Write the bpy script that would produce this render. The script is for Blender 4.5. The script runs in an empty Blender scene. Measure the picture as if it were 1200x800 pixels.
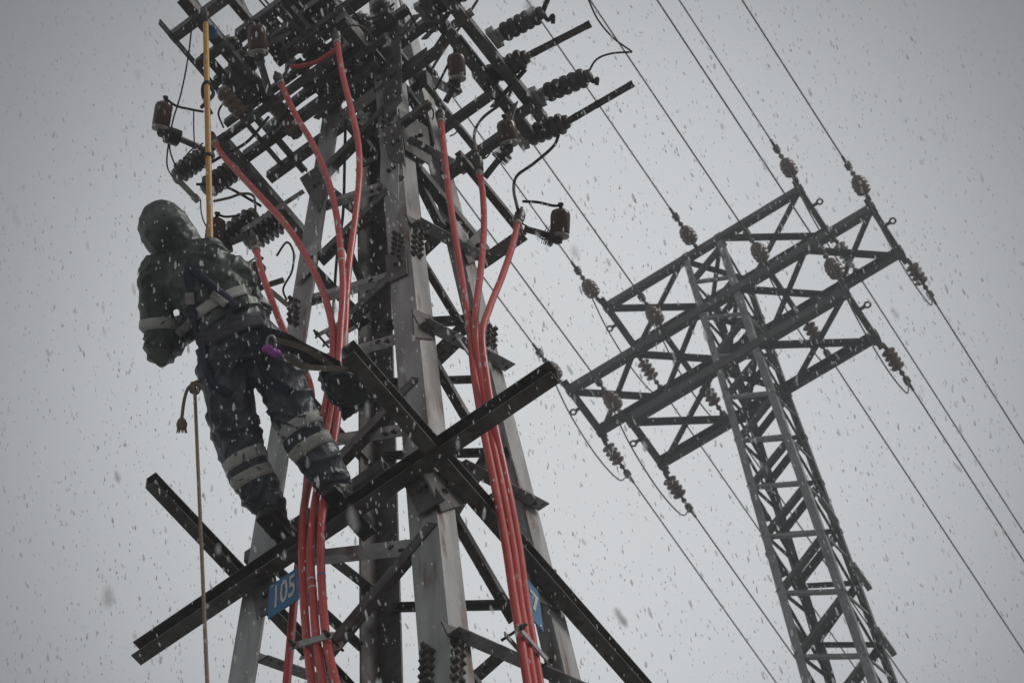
import bpy, math, random
from mathutils import Vector, Matrix, noise
from mathutils.bvhtree import BVHTree
random.seed(7)
SC = bpy.context.scene
COL = SC.collection

# ------------------------------------------------------------------ camera
FPX, PITCH, ROLL = 2908.0, 1.098, -0.143        # focal length in photo pixels, radians
FW = Vector((0, math.cos(PITCH), math.sin(PITCH)))
_up = Vector((0, -math.sin(PITCH), math.cos(PITCH)))
_rt = Vector((1, 0, 0))
RT = math.cos(ROLL) * _rt + math.sin(ROLL) * _up
UP = -math.sin(ROLL) * _rt + math.cos(ROLL) * _up
cam_d = bpy.data.cameras.new("camera")
cam = bpy.data.objects.new("camera", cam_d)
COL.objects.link(cam)
cam.matrix_world = Matrix((RT, UP, -FW)).transposed().to_4x4()
cam_d.sensor_width = 36.0
cam_d.lens = 36.0 * FPX / 1200.0
cam_d.clip_start = 0.1
cam_d.clip_end = 2000.0
cam_d.dof.use_dof = True                          # a long lens stopped down: only flakes close to it go soft
cam_d.dof.focus_distance = 14.5
cam_d.dof.aperture_fstop = 9.0
SC.camera = cam

# ------------------------------------------------------------------ sky, sun, exposure
SC.view_settings.view_transform = 'Standard'
SC.view_settings.look = 'None'
SC.view_settings.exposure = 0.1
SC.view_settings.gamma = 1.0
SC.view_settings.use_curve_mapping = False

def look(x, y):
    return (FW * FPX + RT * (x - 600) + UP * (400 - y)).normalized()

SUN_DIR = look(625, 480)                          # the thin spot in the overcast
SUN_EL = math.asin(SUN_DIR.z)
SUN_AZ = math.atan2(SUN_DIR.x, SUN_DIR.y)
world = bpy.data.worlds.new("World")
SC.world = world
world.use_nodes = True
wn, wl = world.node_tree.nodes, world.node_tree.links
wn.clear()
w_out = wn.new('ShaderNodeOutputWorld')
w_bg = wn.new('ShaderNodeBackground')
w_sky = wn.new('ShaderNodeTexSky')
w_sky.sky_type = 'NISHITA'
w_sky.sun_disc = False
w_sky.sun_elevation = SUN_EL
w_sky.sun_rotation = SUN_AZ
w_bg.inputs['Strength'].default_value = 0.1
# an overcast deck: cloud luminance by world direction, brightest where the sun stands behind it
w_tc = wn.new('ShaderNodeTexCoord')
w_dot = wn.new('ShaderNodeVectorMath'); w_dot.operation = 'DOT_PRODUCT'
w_dot.inputs[1].default_value = SUN_DIR
wl.new(w_tc.outputs['Generated'], w_dot.inputs[0])
w_ac = wn.new('ShaderNodeMath'); w_ac.operation = 'ARCCOSINE'
wl.new(w_dot.outputs['Value'], w_ac.inputs[0])
w_noise = wn.new('ShaderNodeTexNoise')
w_noise.inputs['Scale'].default_value = 5.0
w_noise.inputs['Detail'].default_value = 4.0
wl.new(w_tc.outputs['Generated'], w_noise.inputs['Vector'])
def w_math(op, a_, b_=None):
    n_ = wn.new('ShaderNodeMath'); n_.operation = op
    for i_, v_ in enumerate((a_, b_)):
        if v_ is None: continue
        if isinstance(v_, (int, float)): n_.inputs[i_].default_value = v_
        else: wl.new(v_, n_.inputs[i_])
    return n_.outputs[0]
SKY_BASE, SKY_GLOW, GLOW_W, SKY_HOR = 1.62, 5.75, 0.208, 7.0      # cloud deck, extra light through its thin part, that part's angular radius
w_x = w_math('DIVIDE', w_ac.outputs[0], GLOW_W)
w_g = w_math('MULTIPLY', w_math('POWER', 2.71828, w_math('MULTIPLY', w_math('POWER', w_x, 3.4), -1.0)), SKY_GLOW)
w_sep = wn.new('ShaderNodeSeparateXYZ'); wl.new(w_tc.outputs['Generated'], w_sep.inputs[0])
w_h = w_math('MULTIPLY', w_math('POWER', w_math('SUBTRACT', 1.0, w_math('ABSOLUTE', w_sep.outputs[2])), 2.0), SKY_HOR)   # paler towards the horizon
w_lo = w_math('ADD', w_math('ADD', w_g, SKY_BASE), w_h)
w_var = w_math('ADD', w_math('MULTIPLY', w_noise.outputs['Fac'], 0.16), 0.92)
w_val = w_math('MULTIPLY', w_lo, w_var)
w_ramp = wn.new('ShaderNodeCombineColor')
wl.new(w_math('MULTIPLY', w_val, 0.955), w_ramp.inputs[0]); wl.new(w_math('MULTIPLY', w_val, 0.99), w_ramp.inputs[1]); wl.new(w_math('MULTIPLY', w_val, 1.015), w_ramp.inputs[2])
w_mix = wn.new('ShaderNodeMixRGB'); w_mix.inputs['Fac'].default_value = 0.94
wl.new(w_sky.outputs['Color'], w_mix.inputs['Color1'])
wl.new(w_ramp.outputs['Color'], w_mix.inputs['Color2'])
wl.new(w_mix.outputs['Color'], w_bg.inputs['Color'])
wl.new(w_bg.outputs['Background'], w_out.inputs['Surface'])

sun_d = bpy.data.lights.new("sun", 'SUN')
sun_d.energy = 1.4
sun_d.angle = math.radians(25)
sun_d.color = (1.0, 0.97, 0.93)
sun = bpy.data.objects.new("sun", sun_d)
COL.objects.link(sun)
sun.rotation_euler = Vector((0.75, -0.25, 0.72)).to_track_quat('Z', 'Y').to_euler()
sun.location = (20, -10, 60)

# ------------------------------------------------------------------ materials
def new_mat(name):
    m = bpy.data.materials.new(name); m.use_nodes = True
    nt = m.node_tree
    return m, nt, nt.nodes['Principled BSDF']

def mottled(name, c1, c2, c3=None, scale=6.0, scale2=40.0, rough=(0.45, 0.75), metal=0.0, bump=0.0, amount3=0.55, stretch=None, spec=0.5):
    """two base tones broken up by noise, a third for stains with an outline of their own"""
    m, nt, b = new_mat(name)
    N, L = nt.nodes, nt.links
    tc = N.new('ShaderNodeTexCoord')
    src = tc.outputs['Object']
    if stretch:
        mp = N.new('ShaderNodeMapping'); mp.inputs['Scale'].default_value = stretch
        L.new(src, mp.inputs['Vector']); src = mp.outputs['Vector']
    n1 = N.new('ShaderNodeTexNoise'); n1.inputs['Scale'].default_value = scale; n1.inputs['Detail'].default_value = 6
    n2 = N.new('ShaderNodeTexNoise'); n2.inputs['Scale'].default_value = scale2; n2.inputs['Detail'].default_value = 5
    L.new(src, n1.inputs['Vector']); L.new(src, n2.inputs['Vector'])
    r1 = N.new('ShaderNodeValToRGB'); r1.color_ramp.elements[0].position = .36; r1.color_ramp.elements[1].position = .64
    r1.color_ramp.elements[0].color = (*c1, 1); r1.color_ramp.elements[1].color = (*c2, 1)
    L.new(n1.outputs['Fac'], r1.inputs['Fac'])
    col = r1.outputs['Color']
    if c3:
        mx = N.new('ShaderNodeMixRGB'); mx.inputs['Color2'].default_value = (*c3, 1)
        r2 = N.new('ShaderNodeValToRGB'); r2.color_ramp.elements[0].position = amount3; r2.color_ramp.elements[1].position = amount3 + .12
        L.new(n2.outputs['Fac'], r2.inputs['Fac']); L.new(r2.outputs['Color'], mx.inputs['Fac']); L.new(col, mx.inputs['Color1'])
        col = mx.outputs['Color']
    L.new(col, b.inputs['Base Color'])
    mr = N.new('ShaderNodeMapRange'); mr.inputs['To Min'].default_value = rough[0]; mr.inputs['To Max'].default_value = rough[1]
    L.new(n2.outputs['Fac'], mr.inputs['Value']); L.new(mr.outputs['Result'], b.inputs['Roughness'])
    b.inputs['Metallic'].default_value = metal
    b.inputs['Specular IOR Level'].default_value = spec
    if bump:
        bp = N.new('ShaderNodeBump'); bp.inputs['Strength'].default_value = bump; bp.inputs['Distance'].default_value = .01
        L.new(n2.outputs['Fac'], bp.inputs['Height']); L.new(bp.outputs['Normal'], b.inputs['Normal'])
    return m

M = {}
M['zinc'] = mottled('galvanised_steel', (.32, .312, .30), (.50, .495, .485), (.19, .13, .10), scale=9, scale2=11, rough=(.35, .65), metal=.25, amount3=.57, stretch=(1, 1, .14), bump=.15)
M['dark'] = mottled('weathered_shaded_steel', (.080, .073, .068), (.165, .155, .147), (.088, .058, .042), scale=7, scale2=19, rough=(.3, .6), metal=.2, amount3=.54, bump=.2)
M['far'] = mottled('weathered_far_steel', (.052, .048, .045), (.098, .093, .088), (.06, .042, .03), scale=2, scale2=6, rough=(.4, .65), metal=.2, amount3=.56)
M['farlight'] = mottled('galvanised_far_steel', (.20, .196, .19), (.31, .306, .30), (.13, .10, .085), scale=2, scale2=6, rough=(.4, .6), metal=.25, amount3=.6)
M['bolt'] = mottled('bolt_steel', (.06, .052, .045), (.11, .1, .09), (.09, .05, .03), scale=30, scale2=90, rough=(.4, .6), metal=.3)
M['red'] = mottled('red_cable_jacket', (.62, .075, .062), (.70, .115, .098), (.70, .26, .23), scale=4, scale2=14, rough=(.22, .42), amount3=.62)
M['ring'] = mottled('grey_gland', (.30, .28, .25), (.42, .40, .36), None, scale=20, rough=(.4, .6))
M['black'] = mottled('black_rubber', (.018, .017, .017), (.032, .031, .03), None, scale=20, rough=(.3, .5))
M['wire'] = mottled('stranded_conductor', (.05, .046, .042), (.09, .085, .08), None, scale=30, rough=(.5, .7), metal=.3)
M['wire_tan'] = mottled('tan_jumper_sleeve', (.16, .13, .10), (.22, .19, .155), None, scale=20, rough=(.45, .65))
M['porcelain'] = mottled('brown_glazed_porcelain', (.066, .038, .028), (.10, .058, .042), None, scale=8, rough=(.12, .28))
M['porcelain_pale'] = mottled('weathered_tan_porcelain', (.15, .095, .065), (.22, .15, .11), (.10, .055, .04), scale=12, scale2=20, rough=(.18, .4))
M['polymer'] = mottled('grey_brown_polymer', (.060, .046, .042), (.115, .095, .088), (.05, .036, .033), scale=10, rough=(.25, .45))
M['yellow'] = mottled('yellow_glassfibre', (.60, .30, .055), (.68, .36, .075), (.50, .25, .06), scale=6, scale2=25, rough=(.3, .5), amount3=.62)
M['rope'] = mottled('hemp_rope', (.22, .165, .12), (.31, .24, .18), None, scale=90, rough=(.8, .95))
M['blue'] = mottled('blue_sign_paint', (.045, .19, .38), (.055, .22, .43), (.07, .17, .27), scale=8, scale2=30, rough=(.35, .55), amount3=.64)
M['white'] = mottled('white_sign_paint', (.62, .61, .58), (.72, .71, .68), None, scale=20, rough=(.45, .6))
M['cyan'] = mottled('blue_tape', (.05, .16, .33), (.07, .2, .4), None, scale=20, rough=(.4, .5))
M['bandgrey'] = mottled('retroreflective_tape', (.46, .45, .42), (.56, .55, .52), (.34, .33, .30), scale=14, scale2=40, rough=(.4, .6), amount3=.62)
M['strap'] = mottled('navy_webbing', (.020, .024, .045), (.034, .038, .062), None, scale=60, rough=(.6, .8))
M['belt'] = mottled('belt_webbing', (.05, .045, .06), (.085, .075, .095), None, scale=40, rough=(.6, .8))
M['pink'] = mottled('anodised_pink', (.42, .09, .42), (.50, .13, .50), None, scale=30, rough=(.3, .4), metal=.2)
M['steel'] = mottled('bright_steel', (.42, .42, .41), (.52, .52, .51), None, scale=30, rough=(.25, .4), metal=.7)
M['skin'] = mottled('skin', (.50, .30, .22), (.56, .35, .26), None, scale=30, rough=(.45, .6))
M['helmet'] = mottled('helmet_shell', (.3, .3, .28), (.36, .36, .34), None, scale=10, rough=(.3, .45))
M['boot'] = mottled('wet_black_leather', (.020, .019, .018), (.038, .035, .032), None, scale=20, rough=(.3, .55), bump=.3)
M['bag'] = mottled('wet_dark_canvas', (.022, .024, .027), (.045, .045, .05), (.10, .07, .07), scale=9, scale2=18, rough=(.35, .6), amount3=.62, bump=.3)
M['cloth'] = mottled('wet_rain_gear', (.034, .042, .036), (.125, .142, .122), (.050, .048, .055), scale=6, scale2=15, rough=(.26, .52), amount3=.53, bump=.8)
M['trouser'] = mottled('wet_rain_trousers', (.030, .035, .045), (.095, .106, .122), (.050, .050, .062), scale=7, scale2=17, rough=(.26, .52), amount3=.53, bump=.8)
M['ground'] = mottled('wet_grass_and_slush', (.05, .055, .03), (.09, .085, .06), (.55, .56, .57), scale=.4, scale2=1.7, rough=(.6, .9), amount3=.46)

# ------------------------------------------------------------------ tagging and mesh helpers
def tag(o, label=None, cat=None, group=None, kind=None):
    if label: o['label'] = label
    if cat: o['category'] = cat
    if group: o['group'] = group
    if kind: o['kind'] = kind
    return o

def empty(name, loc, label, cat, group=None):
    o = bpy.data.objects.new(name, None); COL.objects.link(o)
    o.location = loc; o.empty_display_size = .2
    return tag(o, label, cat, group)

class MB:
    def __init__(s): s.v = []; s.f = []; s.sm = []
    def add(s, vs, fs, smooth=False):
        n = len(s.v); s.v += [Vector(v) for v in vs]
        s.f += [tuple(i + n for i in f) for f in fs]; s.sm += [smooth] * len(fs)
    def prism(s, p0, p1, u, w, prof, closed=True):
        """extrude a polygon of (u, w) offsets from p0 to p1"""
        n = len(prof)
        vs = [p0 + u * a + w * b for a, b in prof] + [p1 + u * a + w * b for a, b in prof]
        fs = [(i, (i + 1) % n, n + (i + 1) % n, n + i) for i in range(n)]
        fs += [tuple(range(n))[::-1], tuple(range(n, 2 * n))]
        s.add(vs, fs)
    def box(s, c, u, v, w):
        """centre and three half-extent vectors"""
        vs = [c + u * i + v * j + w * k for i in (-1, 1) for j in (-1, 1) for k in (-1, 1)]
        s.add(vs, [(0, 1, 3, 2), (4, 6, 7, 5), (0, 4, 5, 1), (2, 3, 7, 6), (0, 2, 6, 4), (1, 5, 7, 3)])
    def tube(s, pts, r, seg=8, caps=True):
        pts = [Vector(p) for p in pts]; n = len(pts)
        rr = r if isinstance(r, (list, tuple)) else [r] * n
        t0 = (pts[1] - pts[0]).normalized()
        nrm = t0.orthogonal().normalized()
        vs = []
        for i, p in enumerate(pts):
            t = (pts[min(i + 1, n - 1)] - pts[max(i - 1, 0)])
            if t.length < 1e-9: t = t0
            t.normalize()
            nrm = (nrm - t * nrm.dot(t)).normalized(); bn = t.cross(nrm)
            for k in range(seg):
                a = 2 * math.pi * k / seg
                vs.append(p + (nrm * math.cos(a) + bn * math.sin(a)) * rr[i])
        fs = [(i * seg + k, i * seg + (k + 1) % seg, (i + 1) * seg + (k + 1) % seg, (i + 1) * seg + k) for i in range(n - 1) for k in range(seg)]
        s.add(vs, fs, True)
        if caps:
            m = len(s.v) - len(vs)
            s.f += [tuple(m + k for k in range(seg))[::-1], tuple(m + (n - 1) * seg + k for k in range(seg))]; s.sm += [False, False]
    def lathe(s, p0, p1, prof, seg=14):
        """prof: (t along p0->p1 in metres or as given, radius)"""
        ax = (p1 - p0).normalized()
        s.tube_prof(p0, ax, prof, seg)
    def tube_prof(s, p0, ax, prof, seg=14):
        u = ax.orthogonal().normalized(); w = ax.cross(u)
        vs = []
        for t, r in prof:
            for k in range(seg):
                a = 2 * math.pi * k / seg
                vs.append(p0 + ax * t + (u * math.cos(a) + w * math.sin(a)) * max(r, 1e-4))
        n = len(prof)
        fs = [(i * seg + k, i * seg + (k + 1) % seg, (i + 1) * seg + (k + 1) % seg, (i + 1) * seg + k) for i in range(n - 1) for k in range(seg)]
        fs += [tuple(range(seg))[::-1], tuple((n - 1) * seg + k for k in range(seg))]
        s.add(vs, fs, True)
    def build(s, name, mat, parent=None):
        o_ = parent.location if parent is not None else Vector((0, 0, 0))
        if parent is not None and parent.parent is not None: o_ = parent.parent.location
        me = bpy.data.meshes.new(name)
        me.from_pydata([v - o_ for v in s.v], [], s.f)
        me.polygons.foreach_set('use_smooth', s.sm)
        me.materials.append(mat); me.update()
        ob = bpy.data.objects.new(name, me); COL.objects.link(ob)
        if parent is not None: ob.parent = parent
        return ob
    def single(s, name, mat, label, cat, group=None):
        """a thing that is one mesh, its origin at its middle"""
        c = sum(s.v, Vector()) / len(s.v)
        me = bpy.data.meshes.new(name)
        me.from_pydata([v - c for v in s.v], [], s.f)
        me.polygons.foreach_set('use_smooth', s.sm)
        me.materials.append(mat); me.update()
        ob = bpy.data.objects.new(name, me); COL.objects.link(ob); ob.location = c
        return tag(ob, label, cat, group)

def catmull(pts, per=6):
    pts = [Vector(p) for p in pts]
    P = [pts[0] * 2 - pts[1]] + pts + [pts[-1] * 2 - pts[-2]]
    out = []
    for i in range(1, len(P) - 2):
        for k in range(per):
            t = k / per; a, b, c, d = P[i - 1:i + 3]
            out.append(.5 * ((2 * b) + (c - a) * t + (2 * a - 5 * b + 4 * c - d) * t * t + (3 * b - a - 3 * c + d) * t ** 3))
    out.append(pts[-1])
    return out

# ------------------------------------------------------------------ the two tower frames
class Frame:
    """a square lattice tower: a runs along the crossarms, b along the line, faces taper by t per metre below zt"""
    def __init__(s, cx, cy, az, wa, wb, t, z1, ztop=1e9):
        s.c = Vector((cx, cy, 0)); s.A = Vector((math.cos(az), -math.sin(az), 0)); s.B = Vector((math.sin(az), math.cos(az), 0))
        s.wa, s.wb, s.t, s.z1 = wa, wb, t, z1; s.zmax = ztop
    def P(s, a, b, z): return s.c + s.A * a + s.B * b + Vector((0, 0, z))
    def ha(s, z): return s.wa - s.t * (min(z, s.zmax) - s.z1)
    def hb(s, z): return s.wb - s.t * (min(z, s.zmax) - s.z1)
    def corner(s, k, z):
        i, j = {'L': (-1, -1), 'F': (1, -1), 'R': (1, 1), 'B': (-1, 1)}[k]
        return s.P(i * s.ha(z), j * s.hb(z), z)
    def face(s, f):
        """outward normal, in-plane corners"""
        return {'LF': (-s.B, 'L', 'F'), 'FR': (s.A, 'F', 'R'), 'LB': (-s.A, 'B', 'L'), 'BR': (s.B, 'R', 'B')}[f]
    def U(s, x, y, kind, val=0.0):
        """the point of a real plane (a face of the tower, a level, a distance) seen at a photo position"""
        d = look(x, y)
        if kind == 'D': return d * (val / d.dot(FW))
        if kind == 'z': return d * (val / d.z)
        if kind == 'a': return d * ((val + s.c.dot(s.A)) / d.dot(s.A))
        if kind == 'b': return d * ((val + s.c.dot(s.B)) / d.dot(s.B))
        ax, sg, w0 = {'LF': (s.B, -1, s.wb), 'FR': (s.A, 1, s.wa), 'LB': (s.A, -1, s.wa), 'BR': (s.B, 1, s.wb)}[kind]
        # sg*(k*d.ax - c.ax) - (w0 - t*(k*d.z - z1)) = val
        k = (val + w0 + s.t * s.z1 + sg * s.c.dot(ax)) / (sg * d.dot(ax) + s.t * d.z)
        return d * k

def px(p):
    d = p.dot(FW); return Vector((600 + FPX * p.dot(RT) / d, 400 - FPX * p.dot(UP) / d))

def along(p0, dirv, x, y):
    """the point p0 + s*dirv that is seen nearest to a photo position"""
    best, bs = None, 0.0
    lo, hi = -8.0, 8.0
    for _ in range(4):
        st = (hi - lo) / 80
        for i in range(81):
            q_ = lo + st * i; q = p0 + dirv * q_
            if q.dot(FW) < .5: continue
            e = (px(q) - Vector((x, y))).length
            if best is None or e < best: best, bs = e, q_
        lo, hi = bs - st, bs + st
    return p0 + dirv * bs

Z = Vector((0, 0, 1))
NT = Frame(-.724, 6.81, .503, .593, .559, .041, 10.635)
FT = Frame(4.583, 23.536, .447, .485, .622, .008, 45.476 - 2.534, 1e9)
FT_Z = {'bottom': 45.476 - 2.534, 'middle': 45.476, 'top': 45.476 + 2.534}
GROUND = -1.65
Z1 = NT.z1

def L_bar(mb, p0, p1, n, w, t=.008, side=1, inward=True):
    """angle iron: one flange flat in the face whose outward normal is n, the other standing off it"""
    ax = (p1 - p0).normalized()
    n = (n - ax * n.dot(ax)).normalized()
    u = ax.cross(n) * side
    k = -n if inward else n
    mb.prism(p0, p1, u, k, [(0, 0), (w, 0), (w, t), (t, t), (t, w), (0, w)] if side > 0 else [(0, 0), (0, w), (t, w), (t, t), (w, t), (w, 0)])

def C_bar(mb, p0, p1, web_n, h, fl, t=.008):
    """channel: web on the side web_n faces, two flanges running back from it; h high"""
    ax = (p1 - p0).normalized()
    wn_ = (web_n - ax * web_n.dot(ax)).normalized()
    u = ax.cross(wn_)
    a = h / 2
    mb.prism(p0, p1, u, -wn_, [(-a, 0), (a, 0), (a, fl), (a - t, fl), (a - t, t), (-a + t, t), (-a + t, fl), (-a, fl)])

# ------------------------------------------------------------------ ground
g = MB()
nG, RG = 60, 420.0
for i in range(nG + 1):
    for j in range(nG + 1):
        x, y = -RG + 2 * RG * i / nG, -RG + 2 * RG * j / nG
        g.v.append(Vector((x, y, GROUND - .02 + (.6 * (noise.noise(Vector((x * .02, y * .02, 0)))) if (x * x + y * y) > 3600 else 0))))
for i in range(nG):
    for j in range(nG):
        k = i * (nG + 1) + j; g.f.append((k, k + nG + 1, k + nG + 2, k + 1)); g.sm.append(True)
go = g.build('ground', M['ground']); tag(go, kind='structure')

# ------------------------------------------------------------------ near tower
nt_ = empty('lattice_tower', NT.P(0, 0, GROUND), 'near dark lattice steel tower with the red cables and the climbing worker on it', 'tower')
TOPZ = 19.6
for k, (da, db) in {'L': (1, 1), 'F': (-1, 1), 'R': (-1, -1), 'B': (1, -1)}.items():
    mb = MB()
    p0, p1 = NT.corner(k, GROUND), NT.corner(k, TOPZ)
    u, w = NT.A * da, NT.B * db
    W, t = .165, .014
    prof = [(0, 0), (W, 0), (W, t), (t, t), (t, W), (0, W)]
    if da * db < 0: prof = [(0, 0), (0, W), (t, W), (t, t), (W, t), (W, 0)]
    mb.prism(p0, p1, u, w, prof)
    lg = mb.build('leg', M['dark' if k == 'B' else 'zinc'], nt_)  # back leg darker: its shade inside the tower is put into the colour

def brace(f, x0, y0, x1, y1, wpx, off=.004, mat='dark', side=1, inward=True, name='brace'):
    p0, p1 = NT.U(x0, y0, f, off), NT.U(x1, y1, f, off)
    n = NT.face(f)[0]
    d = (p0.length + p1.length) / 2
    mb = MB()
    w = wpx * d / FPX
    ax = (p1 - p0).normalized()
    u = ax.cross(n).normalized() * side
    L_bar(mb, p0 - u * w / 2, p1 - u * w / 2, n, w, .008, side, inward)
    return mb.build(name, M[mat], nt_)

# front right face (F-R)
for a in ((478, 258, 556, 300, 15), (487, 376, 588, 429, 16), (530, 541, 628, 592, 16), (520, 737, 692, 812, 18),
          (470, 163, 540, 200, 13), (465, 75, 530, 110, 12)):
    brace('FR', *a, off=.012, mat='dark', inward=False, side=-1)
for a in ((487, 196, 520, 262, 12), (493, 296, 549, 388, 10), (503, 405, 560, 503, 13), (528, 588, 606, 722, 15), (478, 100, 512, 160, 11), (470, 20, 505, 80, 10), (545, 775, 600, 850, 12)):
    brace('FR', *a, off=-.022, side=1)
# front left face (L-F): rising ones dark, the flatter ones pale zinc
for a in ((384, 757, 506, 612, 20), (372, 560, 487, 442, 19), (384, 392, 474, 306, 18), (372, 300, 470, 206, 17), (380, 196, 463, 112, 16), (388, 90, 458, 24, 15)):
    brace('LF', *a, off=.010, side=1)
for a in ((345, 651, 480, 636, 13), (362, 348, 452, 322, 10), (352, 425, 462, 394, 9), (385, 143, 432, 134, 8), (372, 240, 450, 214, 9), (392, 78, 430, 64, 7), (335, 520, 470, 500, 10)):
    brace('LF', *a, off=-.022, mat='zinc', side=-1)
# back faces, seen through the tower
for a in ((490, 306, 530, 268, 13), (500, 440, 540, 402, 15), (522, 622, 572, 540, 17), (548, 806, 596, 764, 16), (480, 205, 522, 165, 12), (474, 120, 512, 86, 11), (455, 470, 566, 360, 9)):
    brace('BR', *a, off=.010, side=1)
for a in ((462, 714, 610, 711, 9), (452, 450, 585, 446, 7), (452, 384, 550, 378, 9), (455, 283, 545, 276, 8), (452, 536, 600, 532, 8)):
    brace('BR', *a, off=-.02, side=-1)
for a in ((300, 770, 428, 815, 15), (312, 600, 430, 690, 12), (340, 400, 425, 470, 10), (352, 305, 425, 380, 12), (365, 210, 430, 262, 11), (376, 120, 432, 165, 11), (388, 20, 434, 70, 10)):
    brace('LB', *a, off=-.02, side=1)
for a in ((302, 652, 420, 760, 9), (402, 285, 440, 380, 7), (352, 460, 440, 560, 8)):
    brace('LB', *a, off=.008, side=-1)
# the lattice carries on down to the ground, below the picture
zz = [8.2, 6.6, 4.8, 2.8, .6, GROUND]
for f, (ka, kb) in {'LF': 'LF', 'FR': 'FR', 'BR': 'RB', 'LB': 'BL'}.items():
    n = NT.face(f)[0]
    for i in range(len(zz) - 1):
        for (q, r_, o_) in ((zz[i], zz[i + 1], .01), (zz[i + 1], zz[i], -.022)):
            mb = MB(); L_bar(mb, NT.corner(ka, q) + n * o_, NT.corner(kb, r_) + n * o_, n, .075, .008); mb.build('brace', M['dark'], nt_)

# long channel beams of the platform below the worker
def beamA(x0, y0, kind, val, x1, y1, h, fl, web=-1, mat='dark', name='beam', L=False):
    p0 = NT.U(x0, y0, kind, val); p1 = along(p0, NT.A, x1, y1)
    mb = MB()
    if L: L_bar(mb, p0, p1, -NT.B if web < 0 else NT.B, h, .008, 1)
    else: C_bar(mb, p0, p1, NT.B * web, h, fl)
    return mb.build(name, M[mat], nt_), p0, p1
def beamB(x0, y0, kind, val, x1, y1, h, fl, web=1, mat='dark', name='beam', L=False):
    p0 = NT.U(x0, y0, kind, val); p1 = along(p0, NT.B, x1, y1)
    mb = MB()
    if L: L_bar(mb, p0, p1, NT.A * web, h, .008, 1)
    else: C_bar(mb, p0, p1, NT.A * web, h, fl)
    return mb.build(name, M[mat], nt_), p0, p1

_, A1a, A1b = beamA(166, 771, 'LF', .035, 655, 442, .125, .075, web=1)
_, B1a, B1b = beamB(171, 566, 'LB', .06, 420, 850, .095, .06, web=-1)
_, B2a, B2b = beamB(400, 415, 'FR', .035, 830, 900, .125, .075, web=-1)
beamA(286, 652, 'LF', -.16, 450, 545, .10, .06)                       # second beam on the inner side of the leg
beamA(385, 800, 'BR', .06, 760, 560, .0, .0) if False else None
# switch platform at the top of the tower: levels in metres
P1 = NT.U(368, 282, 'LF', .06).z
P2 = P1 + .35
P3 = P1 + .9
TOPBEAMS = []
def bA(*a, **k): TOPBEAMS.append(beamA(*a, **k))
def bB(*a, **k): TOPBEAMS.append(beamB(*a, **k))
ZP = 17.0
bB(262, 158, 'z', ZP - .1, 376, 292, .125, .075, web=1)
bA(228, 182, 'z', ZP - .05, 394, 60, .075, .05)
bA(312, 204, 'z', ZP, 402, 146, .105, .07)
bA(284, 180, 'z', ZP + .1, 446, 78, .11, .07)
bA(338, 122, 'z', ZP + .1, 452, 42, .06, .04)
bA(262, 142, 'z', ZP + .3, 400, 46, .075, .05)
ZL1 = ZP
bA(198, 40, 'z', ZP, 300, -26, .115, .07)
bB(186, 26, 'z', ZP - .06, 330, 196, .095, .012, web=-1)
bB(218, -8, 'z', ZP + .12, 356, 152, .13, .08, web=1)
bA(275, 38, 'z', ZP + .2, 430, -58, .13, .08)
bA(250, 92, 'z', ZP + .3, 352, 22, .09, .06)
bB(268, -12, 'z', ZP + .4, 330, 60, .10, .06, web=1)
bB(330, -8, 'z', ZP + .3, 440, 120, .13, .08, web=1)
bA(320, 66, 'z', ZP + .4, 470, -26, .13, .08)
bA(330, 30, 'z', ZP + .6, 450, -46, .12, .07)
bB(376, -20, 'z', ZP + .5, 480, 104, .12, .07, web=1)
bA(352, 96, 'z', ZP + .5, 480, 14, .10, .06)
bB(352, 70, 'z', ZP + .4, 470, 210, .10, .06, web=1)
bB(405, 20, 'z', ZP + .3, 482, 118, .17, .09, web=1)
# right side: brackets and the double beam that carries the switch poles
ZRT = NT.U(521, 144, 'FR', .05).z
0 and print('bracket levels', ZL1, P1, ZRT, NT.U(463, 47, 'FR', .05).z, NT.U(473, 85, 'FR', .05).z, NT.U(529, 195, 'FR', .05).z)
bA(446, 60, 'FR', -.10, 508, 18, .11, .07)
bA(452, 98, 'FR', -.10, 512, 58, .10, .06)
bB(500, -5, 'z', ZRT + .1, 626, 154, .13, .08)
bB(520, -18, 'z', ZRT + .1, 646, 134, .13, .08)
bA(514, 149, 'FR', .0, 582, 105, .085, .06)
bA(516, 205, 'FR', .0, 590, 152, .10, .06)
bA(452, 154, 'LF', .03, 504, 122, .075, .05)
bB(494, 196, 'FR', .03, 566, 300, .11, .07)
bA(562, 304, 'FR', .02, 616, 276, .095, .06)
bB(540, 178, 'z', NT.U(562, 304, 'FR', .02).z + .3, 606, 274, .075, .05)
bB(470, 60, 'FR', .03, 560, 190, .07, .05)

def strut(p0, p1, w, mat='dark', name='bracket', n=None):
    mb = MB(); L_bar(mb, p0, p1, n or -NT.B, w, .008); return mb.build(name, M[mat], nt_)
ZLO = NT.U(473, 85, 'FR', -.1).z
strut(along(NT.U(452, 98, 'FR', -.10), NT.A, 507, 64), NT.U(524, 30, 'z', ZRT + .03), .085)
strut(along(NT.U(516, 205, 'FR', 0), NT.A, 586, 156), NT.U(596, 126, 'z', ZRT + .03), .085)
strut(NT.U(388, 20, 'LF', .1), NT.U(412, 60, 'LF', .0), .08)
strut(NT.U(276, -20, 'LF', .1), NT.U(302, 34, 'LF', .2), .085, n=NT.A)
strut(NT.U(224, -12, 'LF', .1), NT.U(246, 22, 'LF', .1), .07, n=NT.A)

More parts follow.
